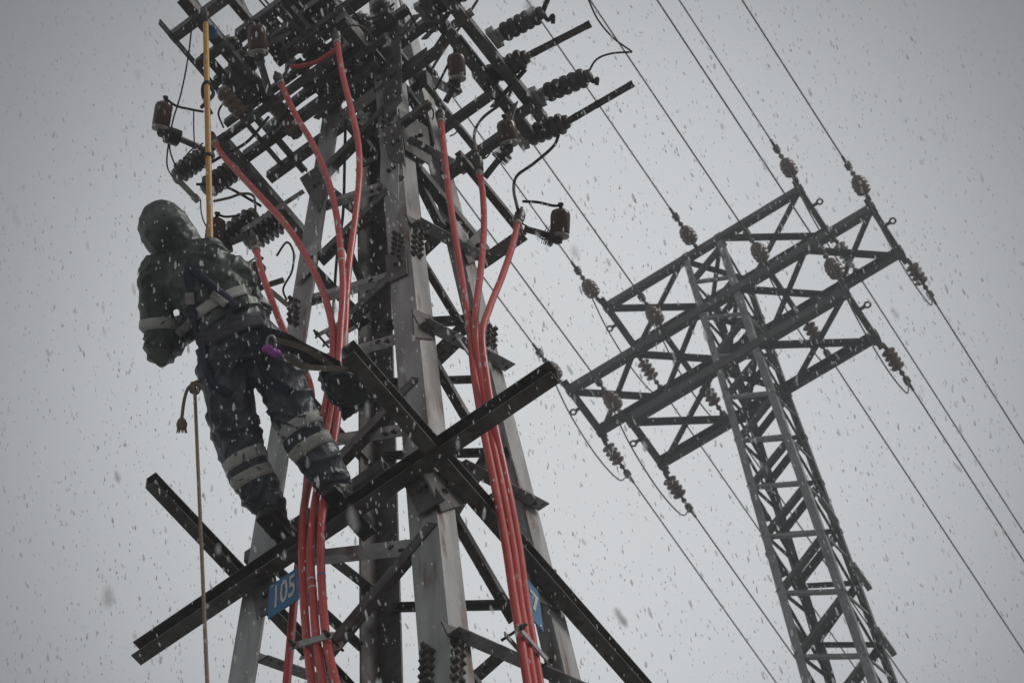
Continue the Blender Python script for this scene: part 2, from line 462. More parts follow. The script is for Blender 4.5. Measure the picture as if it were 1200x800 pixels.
# short angle pieces, flat straps and plates bolted all over the switch platform
rc = random.Random(21)
SPOTS = [(246, 60), (258, 76), (270, 108), (284, 60), (292, 96), (300, 130), (312, 20), (318, 50), (322, 140), (336, 12), (344, 70), (352, 110), (358, 46),
         (366, 20), (372, 84), (380, 130), (388, 30), (396, 100), (404, 16), (412, 74), (418, 120), (426, 40), (430, 92), (438, 150), (446, 20), (452, 70), (462, 120),
         (478, 30), (486, 70), (492, 120), (500, 90), (512, 30), (540, 20), (556, 60), (574, 96), (596, 104), (612, 128), (345, 180), (392, 190), (430, 190), (425, 230)]
for i_, (x_, y_) in enumerate(SPOTS):
    p_ = NT.U(x_, y_, 'z', ZP + rc.uniform(-.15, .75) if x_ < 440 else ZRT + rc.uniform(-.1, .25))
    k_ = i_ % 4; L_ = rc.uniform(.12, .34)
    d_ = (NT.A, NT.B, Z, (NT.A + Z * rc.uniform(-1, 1)).normalized())[k_]
    mb = MB()
    if k_ == 3: mb.box(p_, d_ * L_ * .6, NT.B * .006, d_.cross(NT.B) * rc.uniform(.03, .055))
    else: L_bar(mb, p_ - d_ * L_ / 2, p_ + d_ * L_ / 2, -NT.B if k_ != 1 else NT.A, rc.uniform(.05, .085), .008, 1 if i_ % 2 else -1)
    mb.build('bracket', M['zinc' if i_ % 6 == 2 else 'dark'], nt_)

# gusset plates and rows of splice bolts on the legs
def gusset(f, pts, off, mat='zinc'):
    n = NT.face(f)[0]
    q = [NT.U(x, y, f, off) for x, y in pts]
    mb = MB(); k = len(q)
    mb.add(q + [p + n * .01 for p in q], [tuple(range(k)), tuple(range(k, 2 * k))[::-1]] + [(i, (i + 1) % k, k + (i + 1) % k, k + i) for i in range(k)])
    return mb.build('gusset_plate', M[mat], nt_)
gusset('LF', ((352, 210), (372, 196), (384, 222), (374, 250)), .004, 'dark')
gusset('LF', ((448, 168), (468, 190), (468, 236), (446, 214)), .004)
gusset('LF', ((352, 300), (372, 282), (372, 310), (348, 335)), .02)
gusset('LF', ((440, 86), (456, 92), (440, 106)), .02)
gusset('FR', ((555, 590), (592, 568), (592, 600)), -.03, 'dark')
gusset('FR', ((540, 290), (562, 268), (566, 302), (548, 310)), .02, 'dark')

def bolt_rows(f, x, y0, y1, n, cols=2):
    """staggered bolt heads with nuts along a leg flange"""
    nrm = NT.face(f)[0]
    for i in range(n):
        for c in range(cols):
            yy = y0 + (y1 - y0) * (i + .5 * c) / n
            p = NT.U(x + c * 7 - 3.5 + (yy - y0) * -.05, yy, f, 0)
            mb = MB(); mb.tube_prof(p, nrm, [(0, .021), (.012, .021), (.012, .016), (.034, .015), (.036, .011)], 6)
            mb.build('bolt', M['bolt'], nt_)
gusset('LF', ((446, 60), (470, 48), (472, 118), (452, 142)), .03, 'dark')
gusset('LF', ((448, 152), (470, 146), (476, 196), (456, 186)), .03, 'dark')
gusset('FR', ((466, 128), (500, 150), (506, 196), (474, 176)), .03, 'dark')
gusset('LF', ((372, 92), (394, 70), (398, 118), (378, 140)), .03, 'dark')
gusset('LF', ((470, 560), (492, 548), (522, 586), (492, 604)), .02, 'dark')
gusset('LF', ((296, 690), (322, 668), (330, 712), (302, 726)), .02, 'dark')
gusset('FR', ((496, 556), (520, 552), (546, 590), (516, 600)), .012, 'dark')
gusset('FR', ((616, 660), (650, 668), (660, 716), (630, 706)), .012, 'dark')
gusset('LF', ((452, 300), (476, 290), (478, 322), (456, 332)), .006, 'dark')
gusset('FR', ((482, 362), (506, 372), (506, 398), (484, 396)), .004, 'dark')
# bolt heads at the joints: too many and too small to be told apart
JB = MB()
rj = random.Random(5)
for o_ in [o for o in nt_.children if o.name.startswith(('brace', 'gusset', 'beam'))]:
    co = [v.co + nt_.location for v in o_.data.vertices]
    h_ = len(co) // 2
    ends_ = (co[:h_], co[h_:])
    if o_.name.startswith('beam'): ends_ = ()
    for end in ends_:
        c_ = sum(end, Vector()) / len(end); other = sum(co, Vector()) / len(co)
        d_ = (other - c_).normalized() if (other - c_).length > .05 else NT.A
        n_ = -c_.normalized(); n_ = (n_ - d_ * n_.dot(d_)).normalized()
        for k_ in ((.0, .04) if o_.name.startswith('gusset') else (.05, .13)):
            JB.tube_prof(c_ + d_ * k_ + d_.cross(n_) * rj.uniform(-.012, .012) + n_ * .012, n_, [(0, .016), (.010, .016), (.011, .010), (.026, .009)], 6)
jbo = JB.build('bolt', M['bolt'], nt_); tag(jbo, kind='stuff')
bolt_rows('LF', 468, 276, 306, 5); bolt_rows('FR', 488, 272, 304, 5)
bolt_rows('LF', 503, 760, 815, 6); bolt_rows('FR', 535, 755, 815, 6)
bolt_rows('LF', 346, 352, 384, 5)
bolt_rows('FR', 574, 384, 410, 4)
bolt_rows('LF', 455, 130, 160, 4)
bolt_rows('LF', 500, 560, 585, 3)

# ------------------------------------------------------------------ number plates
def plate(f, off, p_mid, w, h, text, tx, size, label, along_v, sx=1.0):
    n = NT.face(f)[0]
    r = empty('number_sign', p_mid, label, 'sign')
    mb = MB(); mb.box(p_mid, along_v * w / 2, Z * h / 2, n * .003)
    mb.build('plate', M['blue'], r)
    cu = bpy.data.curves.new('digits', 'FONT'); cu.body = text; cu.size = size; cu.align_x = 'CENTER'; cu.align_y = 'CENTER'; cu.extrude = .0015
    cu.offset = .004
    t = bpy.data.objects.new('digits_curve', cu); COL.objects.link(t)
    dg = bpy.context.evaluated_depsgraph_get()
    me = bpy.data.meshes.new_from_object(t.evaluated_get(dg))
    bpy.data.objects.remove(t)
    me.transform(Matrix.Diagonal((sx, 1, 1, 1)))
    me.transform(Matrix((along_v, Z, n)).transposed().to_4x4())
    me.transform(Matrix.Translation(n * .006 + tx))
    for sx_, sz_ in ((-1, 1), (1, -1)):
        mb = MB(); mb.tube_prof(p_mid + along_v * sx_ * (w / 2 - .022) + Z * sz_ * (h / 2 - .022) + n * .002, n, [(0, .012), (.004, .011), (.006, .005)], 8); mb.build('screw', M['steel'], r)
    me.materials.clear(); me.materials.append(M['white'])
    o = bpy.data.objects.new('digits', me); COL.objects.link(o); o.parent = r
    return r
plate('LF', .14, NT.U(339, 690, 'LF', .06), .25, .29, '105', Vector((0, 0, -.005)) - NT.A * .028, .27, 'blue number sign reading 105 under the worker\'s boots', NT.A, .36)
plate('FR', .02, NT.U(618, 699, 'FR', .03), .22, .36, '7', NT.B * .055 + Z * .0, .25, 'blue number sign mostly hidden behind the right bunch of red cables', NT.B, .6)

# ------------------------------------------------------------------ red power cables and their terminations
def cable(pts, r, label, group, term=True, top_kind=None, marks=()):
    """pts from the top termination downwards; each (x, y, kind, val)"""
    P = catmull([NT.U(*p) for p in pts], 8)
    root = empty('power_cable', P[-1], label, 'cable', group)
    mb = MB(); mb.tube(P, r, 14); mb.build('jacket', M['red'], root)
    ax = (P[0] - P[2]).normalized()
    if term:
        m2 = MB(); m2.tube_prof(P[0] - ax * .035, ax, [(0, r * 1.12), (.006, r * 1.32), (.03, r * 1.36), (.036, r * 1.2), (.05, r * 1.2)], 16)
        m2.build('gland', M['ring'], root)
        prof = [(.05, r * 1.0), (.07, r * 1.5), (.13, r * 1.55)]
        t = .13
        for _ in range(3): prof += [(t, r * 1.3), (t + .012, r * 1.75), (t + .022, r * 1.3)]; t += .026
        prof += [(t, r * .95), (t + .06, r * .9), (t + .06, r * .55), (t + .12, r * .5)]
        m3 = MB(); m3.tube_prof(P[0] - ax * .035, ax, prof, 16); m3.build('termination', M['polymer'], root)
    for (i, mat) in marks:
        q = P[i]; ax2 = (P[i + 1] - P[i]).normalized()
        m4 = MB(); m4.tube_prof(q, ax2, [(0, r), (.001, r * 1.06), (.016, r * 1.06), (.017, r)], 14); m4.build('tape_mark', M[mat], root)
    return P, ax
CR = .0205
LFo = .150
def run(lst, o0, o1, kind='LF'):
    n = len(lst)
    return [(x, y, kind, o0 + (o1 - o0) * min(1, i / (n * .55))) for i, (x, y) in enumerate(lst)]
c1 = run([(252, 168), (264, 186), (300, 225), (340, 270), (368, 318), (382, 352), (390, 388), (389, 430), (380, 482), (368, 540), (357, 590), (354, 640), (356, 700), (360, 752), (367, 810), (374, 850)], .56, LFo)
c2 = run([(329, 98), (346, 134), (366, 168), (383, 207), (394, 250), (400, 300), (402, 340), (399, 388), (396, 430), (387, 490), (374, 560), (365, 620), (364, 660), (367, 700), (371, 750), (380, 810), (386, 850)], .60, LFo + .005)
c3 = run([(395, 50), (402, 90), (412, 130), (420, 170), (421, 210), (416, 258), (409, 310), (406, 350), (404, 392), (401, 440), (394, 500), (384, 560), (377, 610), (376, 650), (378, 700), (383, 752), (396, 812), (404, 850)], .58, LFo)
c4 = [(300, 292, 'LF', .30), (307, 320, 'LF', .26), (320, 356, 'LF', .2), (333, 388, 'LF', .1), (350, 420, 'LF', -.02), (363, 450, 'LF', -.08), (365, 480, 'LF', -.1), (360, 560, 'LF', -.1), (352, 640, 'LF', -.1), (345, 700, 'LF', -.1), (341, 745, 'LF', -.1), (336, 800, 'LF', -.1), (332, 850, 'LF', -.1)]
GL = 'red power cables running up the front of the near tower'
T = {}
T[1] = cable(c1, CR, 'red cable bending furthest left, its top beside the yellow pole', GL)
T[2] = cable(c2, CR, 'red cable with two white rings, next in from the leftmost bend', GL, marks=((39, 'white'), (41, 'white'), (100, 'white'), (102, 'white')))
T[3] = cable(c3, CR, 'red cable climbing straightest and highest up the near tower with blue tape', GL, marks=((108, 'cyan'),))
T[4] = cable(c4, CR, 'red cable emerging above the worker\'s hip and passing behind his back', GL)
c5 = [(x_, y_, 'D', 17.75) for x_, y_ in ((393, 58), (382, 66), (370, 73), (355, 77), (340, 79))]
cable(c5, .017, 'short red cable looping left from the highest termination', GL, term=False)
r1 = [(517, 143), (522, 190), (528, 240), (537, 300), (545, 350), (551, 392), (556, 440), (566, 500), (580, 570), (593, 640), (602, 700), (612, 760), (620, 810), (627, 850)]
r2 = [(562, 203), (566, 230), (567, 270), (563, 320), (558, 360), (557, 392), (563, 440), (573, 500), (588, 570), (601, 640), (609, 700), (618, 755), (627, 810), (634, 850)]
r3 = [(607, 262), (600, 290), (588, 325), (574, 360), (565, 392), (570, 440), (580, 500), (595, 570), (608, 640), (616, 700), (625, 755), (634, 810), (641, 850)]
GR = 'red power cables on the right face of the near tower'
T[5] = cable(run(r1, .28, .15, 'FR'), CR, 'leftmost of the three red cables on the tower\'s right face, ending highest', GR)
T[6] = cable(run(r2, .38, .153, 'FR'), CR, 'middle of the three red cables on the tower\'s right face', GR)
T[7] = cable(run(r3, .5, .15, 'FR'), CR, 'red cable on the right face curving out to the rightmost arrester', GR)

def clamp(f, x0, y0, x1, y1, off, label):
    n = NT.face(f)[0]
    p0, p1 = NT.U(x0, y0, f, off), NT.U(x1, y1, f, off)
    r = empty('cable_clamp', (p0 + p1) / 2, label, 'clamp', 'clamps holding the red cables')
    ax = (p1 - p0).normalized(); u = ax.cross(n).normalized()
    for o_, nm in ((0, 'front_bar'), (-.068, 'back_bar')):
        mb = MB(); mb.box((p0 + p1) / 2 + n * o_, ax * (p1 - p0).length / 2, u * .02, n * .004); mb.build(nm, M['zinc'], r)
    for q in (p0 + ax * .018, p1 - ax * .018):
        mb = MB(); mb.tube_prof(q - n * .10, n, [(0, .007), (.1, .007), (.105, .014), (.12, .014), (.122, .008), (.14, .008)], 8)
        mb.build('bolt', M['bolt'], r)
clamp('LF', 342, 757, 389, 744, LFo + .03, 'lower flat clamp across the left red cables under the 105 sign')
clamp('LF', 370, 394, 412, 371, LFo + .04, 'upper flat clamp across the left red cables beside the worker\'s hip')
clamp('FR', 545, 384, 570, 420, .182, 'upper clamp across the right red cables')
clamp('FR', 606, 733, 646, 778, .182, 'lower clamp across the right red cables at the picture bottom')

# ------------------------------------------------------------------ insulators, arresters, wires
def ribbed(name, p0, p1, r, sheds, mat, label, cat, group, cap0=True, cap1=True, sharp=False):
    """a post insulator: end fittings and a shedded body"""
    root = empty(name, p0, label, cat, group)
    ax = (p1 - p0).normalized(); Ln = (p1 - p0).length
    a, b = .10 * Ln, .90 * Ln
    prof = [(a, r * .55)]
    st = (b - a) / sheds
    for i in range(sheds):
        t = a + st * i
        if sharp: prof += [(t + st * .05, r * .45), (t + st * .50, r * .98), (t + st * .62, r), (t + st * .68, r * .45)]
        else: prof += [(t + st * .04, r * .84), (t + st * .22, r * .96), (t + st * .5, r), (t + st * .78, r * .96), (t + st * .96, r * .84)]
    prof.append((b, r * .55))
    mb = MB(); mb.tube_prof(p0, ax, prof, 18); mb.build('shed_body', mat, root)
    mb = MB(); mb.tube_prof(p0, ax, [(0, r * .7), (a * .9, r * .72), (a, r * .6)], 14); mb.build('base_fitting', M['zinc'], root)
    mb = MB(); mb.tube_prof(p0, ax, [(b, r * .6), (b + .02 * Ln, r * .68), (Ln, r * .62), (Ln + .01, r * .3)], 14); mb.build('cap_fitting', M['dark'], root)
    return root, ax

def wire(pts, r, label, cat='wire', group=None, mat='wire', name='jumper_wire', per=8, seg=6):
    mb = MB(); mb.tube(catmull(pts, per), r, seg)
    return mb.single(name, M[mat], label, cat, group)

# right: two pairs of switch poles on the double beam
GS = 'switch insulators on the double beam at the tower\'s upper right'
ZR = ZRT + .1
def pole(x0, y0, x1, y1, rpx, label, arm=None, hook=None, z=None, sheds=5):
    p0 = NT.U(x0, y0, 'z', z or ZR + .1); p1 = along(p0, NT.A, x1, y1); p1 = NT.U(x1, y1, 'D', p1.dot(FW))
    r = rpx * p0.length / FPX
    root, ax = ribbed('switch_insulator', p0, p1, r, sheds, M['polymer'], label, 'insulator', GS)
    mb = MB(); mb.box(p0 - ax * .03, ax * .03, NT.B * .075, Z * .05); mb.build('base_bracket', M['zinc'], root)
    if arm:
        q = NT.U(arm[0], arm[1], 'D', p1.dot(FW) - .05)
        mb = MB(); d = (q - p1).normalized()
        u = d.cross(FW).normalized()
        for o_ in (-.015, .015):
            mb = MB(); mb.box((p1 + q) / 2 + u * o_, d * (q - p1).length / 2, u * .011, FW * .012)
            mb.build('contact_blade', M['dark'], root)
        mb = MB(); mb.box((p1 + q) / 2 + FW * .006, d * (q - p1).length / 2 * .96, u * .006, FW * .004); mb.build('blade_web', M['zinc'], root)
        for t_ in (.12, .45, .96):
            m2 = MB(); m2.box(p1.lerp(q, t_), d * .018, u * .027, FW * .018)
            m2.build('blade_spacer', M['bolt'], root)
    if hook:
        mb = MB(); q = [p1 + ax * .0, NT.U(*hook[0], 'D', p1.dot(FW)), NT.U(*hook[1], 'D', p1.dot(FW)), NT.U(*hook[2], 'D', p1.dot(FW))]
        mb.tube(catmull(q, 5), .016, 8); mb.build('hook', M['bolt'], root)
    return p1
q1 = pole(584, 42, 636, 14, 12, 'upper switch insulator with a curled hook, outermost on the double beam', hook=((642, 24), (648, 18), (648, 28)))
q2 = pole(568, 92, 618, 66, 13, 'switch insulator carrying the upper of the two long straight blades', arm=(692, 28))
q3 = pole(634, 112, 692, 88, 12, 'switch insulator with a hook and a thin wire rising from its end', hook=((695, 96), (700, 92), (699, 100)))
q4 = pole(614, 162, 666, 142, 13, 'switch insulator carrying the lower of the two long straight blades', arm=(742, 98))
pole(500, 12, 548, -14, 13, 'switch insulator cut by the top edge, nearest the tower\'s right side')
def Dp(x, y, d): return NT.U(x, y, 'D', d)
d4 = q4.dot(FW)
wire([Dp(636, 14, q1.dot(FW)), Dp(640, 4, q1.dot(FW)), Dp(646, -10, q1.dot(FW))], .020, 'stub lead rising from the hooked upper switch insulator', mat='wire')
wire([Dp(690, 84, q3.dot(FW)), Dp(699, 70, q3.dot(FW)), Dp(716, 63, q3.dot(FW)), Dp(741, 61, q3.dot(FW))], .008, 'thin wire curving right from the lower hooked switch insulator', mat='wire')
wire([Dp(688, -4, d4), Dp(700, 22, d4), Dp(718, 44, d4), Dp(741, 61, d4)], .007, 'thin wire hanging from the top edge to the upper right of the switch poles')
wire([Dp(655, 158, d4), Dp(648, 172, d4), Dp(625, 192, d4), Dp(606, 206, d4), Dp(602, 222, d4 - .1), Dp(607, 246, T[7][0][0].dot(FW))], .012, 'jumper wire from the lower blade insulator down to the right cable end', mat='wire')
wire([Dp(600, 105, d4), Dp(592, 118, d4), Dp(566, 138, d4), Dp(556, 156, d4), Dp(558, 178, T[6][0][0].dot(FW))], .012, 'jumper wire from the switch down to the middle right cable end', mat='wire_tan')
wire([Dp(560, 0, d4), Dp(543, 26, d4), Dp(518, 62, d4), Dp(506, 84, d4), Dp(508, 104, d4), Dp(516, 118, T[5][0][0].dot(FW))], .011, 'long jumper wire from the top edge to the left end of the right cables', mat='wire_tan')

# brown surge arresters on finned brackets
def arrester(x0, y0, x1, y1, rpx, d, foot, label, fins=True, lead=None):
    """porcelain cup from (x0, y0) to (x1, y1), bracket arm from its lower end to foot"""
    p0, p1 = Dp(x0, y0, d), Dp(x1, y1, d + .05)
    ax = (p1 - p0).normalized(); Ln = (p1 - p0).length; r = rpx * d / FPX
    root = empty('surge_arrester', p0, label, 'arrester', 'brown surge arresters on the near tower')
    mb = MB(); mb.tube_prof(p0, ax, [(0, r * .82), (.01, r * .92), (Ln * .12, r), (Ln * .8, r * 1.02), (Ln * .93, r * .9), (Ln, r * .55)], 20); mb.build('housing', M['porcelain'], root)
    mb = MB(); mb.tube_prof(p0 - ax * .014, ax, [(0, r * .5), (.002, r * .95), (.012, r * 1.0), (.02, r * .93)], 18); mb.build('collar', M['ring'], root)
    mb = MB(); mb.tube_prof(p0 - ax * .05, ax, [(0, r * .28), (.03, r * .34), (.05, r * .34)], 10); mb.build('stud', M['bolt'], root)
    f = Dp(foot[0], foot[1], d + foot[2])
    mid = p0.lerp(f, .45) - UP * .01
    pts = catmull([p0 - ax * .035, p0.lerp(mid, .5) - UP * .015, mid, f], 6)
    mb = MB(); mb.tube(pts, [r * .36 if i > 4 else r * .5 for i in range(len(pts))], 8); mb.build('bracket_arm', M['dark'], root)
    if fins:
        mb = MB()
        for i in range(7):
            t_ = .22 + i * .07
            k = int(t_ * (len(pts) - 1)); q = pts[k].lerp(pts[k + 1], t_ * (len(pts) - 1) - k)
            a2 = (pts[min(k + 1, len(pts) - 1)] - pts[k]).normalized()
            mb.tube_prof(q, a2, [(0, r * .3), (.001, r * 1.0), (.005, r * 1.0), (.006, r * .3)], 10)
        mb.build('fins', M['polymer'], root)
    m5 = MB(); m5.tube_prof(p1, ax, [(-.01, r * .2), (.03, r * .2), (.031, r * .3), (.045, r * .3)], 8); m5.build('terminal', M['bolt'], root)
    if lead:
        q = [p1 + ax * .03] + [Dp(x, y, d + .05 + dd) for x, y, dd in lead]
        wire(q, .009, 'short lead joining ' + label, 'wire', mat='black')
    return root
dc = T[7][0][0].dot(FW)
arrester(656, 276, 657, 246, 11.5, dc - .02, (614, 268, .0), 'the brown arrester hanging furthest right on the near tower', lead=((648, 241, 0), (630, 237, 0), (612, 236, 0)))
arrester(536, 92, 534, 64, 10.5, T[5][0][0].dot(FW) + .1, (522, 120, .0), 'brown arrester standing above the left end of the right cables', lead=((524, 78, .02), (515, 96, .02), (510, 105, 0)))
arrester(597, 168, 592, 142, 11, T[6][0][0].dot(FW) + .1, (568, 208, 0), 'brown arrester beside the middle right cable end')
d1 = T[1][0][0].dot(FW)
arrester(188, 150, 193, 120, 10.5, d1 - .2, (236, 174, .15), 'brown arrester standing alone furthest left on the near tower', lead=((206, 124, 0), (222, 128, 0), (238, 131, .1)))
arrester(250, 290, 254, 256, 11.5, d1 + .1, (290, 276, .1), 'brown arrester right behind the lower end of the yellow pole', lead=((264, 254, .0), (276, 253, .05), (282, 252, .1)))
arrester(293, 338, 304, 308, 10, d1 + .2, (332, 328, .1), 'brown arrester between the worker\'s shoulder and the tower leg', fins=False)
arrester(303, 62, 301, 30, 12, T[2][0][0].dot(FW) - .1, (316, 110, .3), 'large brown arrester above the second red cable, seen from below', fins=False)

# left: shedded insulators around the left cable ends
GI = 'shedded insulators on the near tower\'s left platform'
def ins(x0, y0, x1, y1, rpx, sheds, d, d2, label, mat='polymer', sharp=False):
    p0, p1 = Dp(x0, y0, d), Dp(x1, y1, d2)
    return ribbed('post_insulator', p0, p1, rpx * d / FPX, sheds, M[mat], label, 'insulator', GI, sharp=sharp)
ins(246, 178, 206, 206, 13, 6, d1 + .25, d1 + .1, 'sharp finned insulator pointing left beside the yellow pole', sharp=True)
ins(276, 198, 240, 222, 14, 5, d1 + .3, d1 + .15, 'sharp finned insulator behind the yellow pole above the worker\'s hood', sharp=True)
ins(298, 250, 262, 278, 12, 5, d1 + .35, d1 + .2, 'finned insulator next to the arrester behind the pole', sharp=True)
ins(330, 256, 288, 284, 17, 6, d1 + .4, d1 + .3, 'wide finned insulator under the leftmost red cable', sharp=True)
ins(258, 104, 288, 138, 10, 4, d1 + .5, d1 + .5, 'tan porcelain insulator hanging above the slotted channel', mat='porcelain_pale')
ins(318, 118, 350, 160, 10, 4, d1 + .8, d1 + .8, 'tan porcelain insulator below the second red cable end', mat='porcelain_pale')
ins(262, 46, 296, 84, 13, 5, d1 + .9, d1 + .9, 'dark insulator in the clutter right of the yellow pole\'s top')
ins(264, 86, 300, 122, 13, 5, d1 + .7, d1 + .7, 'dark insulator beneath the clutter right of the yellow pole')
ins(336, 26, 372, 66, 14, 5, d1 + 1.2, d1 + 1.2, 'dark insulator left of the highest red cable end')
ins(352, -8, 392, 32, 14, 5, d1 + 1.4, d1 + 1.4, 'dark insulator at the top edge above the highest red cable')
ins(416, 18, 446, 62, 14, 5, d1 + 1.3, d1 + 1.3, 'dark insulator right of the highest red cable end')
ins(310, 18, 330, 60, 12, 5, d1 + 1.2, d1 + 1.2, 'dark insulator at the top left over the large arrester')
ins(440, 0, 470, 46, 13, 5, d1 + 1.6, d1 + 1.6, 'dark insulator at the top edge between the two cable bunches')
ins(288, 60, 270, 92, 11, 4, d1 + .8, d1 + .8, 'small dark insulator behind the large arrester')
ins(420, 92, 446, 132, 13, 5, d1 + 1.2, d1 + 1.1, 'dark insulator against the back leg right of the highest cable')
ins(384, -6, 412, 40, 12, 5, d1 + 1.2, d1 + 1.2, 'dark insulator directly over the highest red cable end')
# small hardware and wires on the left
mb = MB(); p0, p1 = Dp(206, 208, d1 + .1), Dp(229, 232, d1 + .1)
mb.box((p0 + p1) / 2, (p1 - p0) / 2, (p1 - p0).cross(FW).normalized() * .02, FW * .012); mb.tube_prof(p0 - RT * .01, (p1 - p0).normalized(), [(0, .02), (.03, .024), (.05, .02)], 8); mb.tube_prof(p1, (p1 - p0).normalized(), [(-.02, .028), (.03, .026), (.035, .01)], 8)
mb.single('connector_bar', M['ring'], 'grey metal connector bar at the tip of the leftmost finned insulator', 'connector')
mb = MB(); p0, p1 = Dp(284, 270, d1), Dp(356, 224, d1 + .1)
mb.box((p0 + p1) / 2, (p1 - p0) / 2, (p1 - p0).cross(FW).normalized() * .016, FW * .008); mb.single('support_strip', M['zinc'], 'pale flat metal strip crossing under the leftmost red cable', 'strip')
mb = MB(); p0, p1 = Dp(316, 340, d1 + .2), Dp(338, 358, d1 + .2)
mb.box((p0 + p1) / 2, (p1 - p0) / 2, (p1 - p0).cross(FW).normalized() * .018, FW * .01); mb.single('support_strip', M['zinc'], 'short pale metal strip beside the arrester at the worker\'s shoulder', 'strip')
mb = MB(); p0 = Dp(249, 36, d1 + .5)
mb.tube_prof(p0 - UP * .06, UP, [(0, .026), (.01, .032), (.06, .034), (.08, .03), (.10, .012)], 14); mb.single('junction_cap', M['cyan'], 'small light blue cap beside the top of the yellow pole', 'cap')
wire([Dp(225, 30, d1), Dp(220, 70, d1), Dp(212, 110, d1), Dp(203, 140, d1), Dp(197, 172, d1), Dp(196, 195, d1), Dp(204, 210, d1 + .1)], .006, 'thin black wire looping down left of the yellow pole', mat='black')
wire([Dp(200, 155, d1 - .1), Dp(199, 175, d1), Dp(206, 195, d1), Dp(214, 205, d1 + .1), Dp(214, 190, d1 + .1), Dp(224, 176, d1 + .15), Dp(238, 168, d1 + .2)], .006, 'thin black wire curling under the leftmost arrester', mat='black')
wire([Dp(227, 130, d1), Dp(227, 150, d1), Dp(228, 175, d1)], .005, 'thin black wire hanging straight beside the pole', mat='black')
wire([Dp(236, 126, d1 + .1), Dp(250, 110, d1 + .2), Dp(240, 98, d1 + .2), Dp(238, 112, d1 + .2), Dp(248, 134, d1 + .2)], .014, 'black lead curling around the middle of the pole', mat='black')
wire([Dp(230, 216, d1 + .1), Dp(262, 218, d1 + .1), Dp(300, 238, d1 + .2), Dp(306, 242, d1 + .2)], .010, 'dark lead running right from the finned insulator', mat='black')
wire([Dp(212, 202, d1 + .1), Dp(236, 196, d1 + .2), Dp(262, 182, d1 + .2), Dp(290, 166, d1 + .3), Dp(315, 137, d1 + .4)], .012, 'black lead slanting up behind the leftmost red cable', mat='black')
wire([Dp(298, 180, d1 + .6), Dp(340, 130, d1 + .7), Dp(378, 102, d1 + .8), Dp(420, 80, d1 + .9)], .012, 'black lead crossing behind the second and third red cables', mat='black')
wire([Dp(250, 236, d1 + .1), Dp(268, 232, d1 + .1), Dp(285, 227, d1 + .15), Dp(298, 232, d1 + .2), Dp(299, 262, d1 + .25)], .010, 'tan lead arching right of the pole above the worker', mat='wire_tan')
wire([Dp(235, 234, d1 + .1), Dp(236, 250, d1 + .1), Dp(241, 264, d1 + .1), Dp(250, 275, d1 + .1)], .005, 'thin wire dropping behind the pole beside the hood', mat='black')
wire([Dp(324, 24, d1 + 1), Dp(329, 44, d1 + 1), Dp(336, 62, d1 + .8), Dp(338, 78, d1 + .6), Dp(330, 92, d1 + .5)], .011, 'tan lead dropping to the second red cable end', mat='wire_tan')
wire([Dp(300, 302, d1 + .2), Dp(288, 310, d1 + .2), Dp(290, 318, d1 + .2), Dp(300, 310, d1 + .2)], .006, 'thin black loop beside the short red cable end', mat='black')
wire([Dp(324, 300, d1 + .3), Dp(336, 284, d1 + .3), Dp(344, 296, d1 + .3), Dp(342, 318, d1 + .3), Dp(332, 338, d1 + .3), Dp(336, 352, d1 + .3)], .008, 'dark wire looping at the tower leg above the hip', mat='wire')
wire([Dp(297, -8, d1 + 1), Dp(318, 16, d1 + 1), Dp(340, 40, d1 + 1)], .008, 'dark lead crossing the top left platform', mat='wire')
wire([Dp(303, -8, d1 + 1), Dp(322, 13, d1 + 1), Dp(346, 38, d1 + 1)], .008, 'dark lead beside its twin across the top left platform', mat='wire')
wire([Dp(405, 140, d1 + .6), Dp(404, 180, d1 + .6), Dp(402, 250, d1 + .6), Dp(395, 300, d1 + .5), Dp(390, 370, d1 + .4)], .011, 'thin vertical rod between the second and third red cables', mat='wire')
for k_, (pts_, r_, m_, lb_) in enumerate((
    ([(276, 58), (288, 44), (306, 40), (322, 52), (326, 72)], .009, 'wire', 'dark jumper arching over the large arrester at the top left'),
    ([(300, 90), (296, 110), (306, 128), (322, 128), (330, 104)], .008, 'black', 'black loop hanging beneath the large arrester'),
    ([(340, 10), (352, 30), (372, 36), (388, 28), (396, 40)], .010, 'wire', 'dark jumper dipping to the highest red cable end'),
    ([(400, 42), (412, 30), (428, 34), (438, 52), (436, 74)], .009, 'wire_tan', 'tan jumper arching right of the highest red cable end'),
    ([(408, 8), (424, 22), (446, 18), (462, 4)], .009, 'wire', 'dark jumper sagging at the top edge above the back leg'),
    ([(414, 60), (412, 90), (416, 110), (424, 118)], .007, 'black', 'thin black wire beside the highest red cable'),
    ([(478, 12), (492, 34), (512, 36), (526, 18)], .009, 'wire', 'dark jumper sagging left of the double beam'),
    ([(500, 118), (508, 132), (503, 150), (492, 158)], .006, 'black', 'thin black wire curling left of the right cable ends'),
    ([(556, 178), (566, 186), (574, 180), (580, 166)], .006, 'black', 'thin black wire from the middle right cable end to its arrester'),
    ([(262, 150), (256, 132), (266, 118), (280, 122)], .008, 'black', 'black lead curling at the tan insulator by the pole'))):
    z_ = ZP + .15 if pts_[0][0] < 470 else ZRT - .1
    wire([NT.U(x_, y_, 'z', z_ + .1 * math.sin(k_)) for x_, y_ in pts_], r_, lb_, mat=m_)
wire([Dp(533, 140, dc + .1), Dp(538, 148, dc), Dp(534, 156, dc), Dp(527, 160, dc)], .005, 'thin black curl by the left end of the right cables', mat='black')
wire([Dp(612, 262, dc), Dp(622, 268, dc), Dp(636, 280, dc), Dp(650, 278, dc)], .005, 'thin black loop below the rightmost arrester bracket', mat='black')


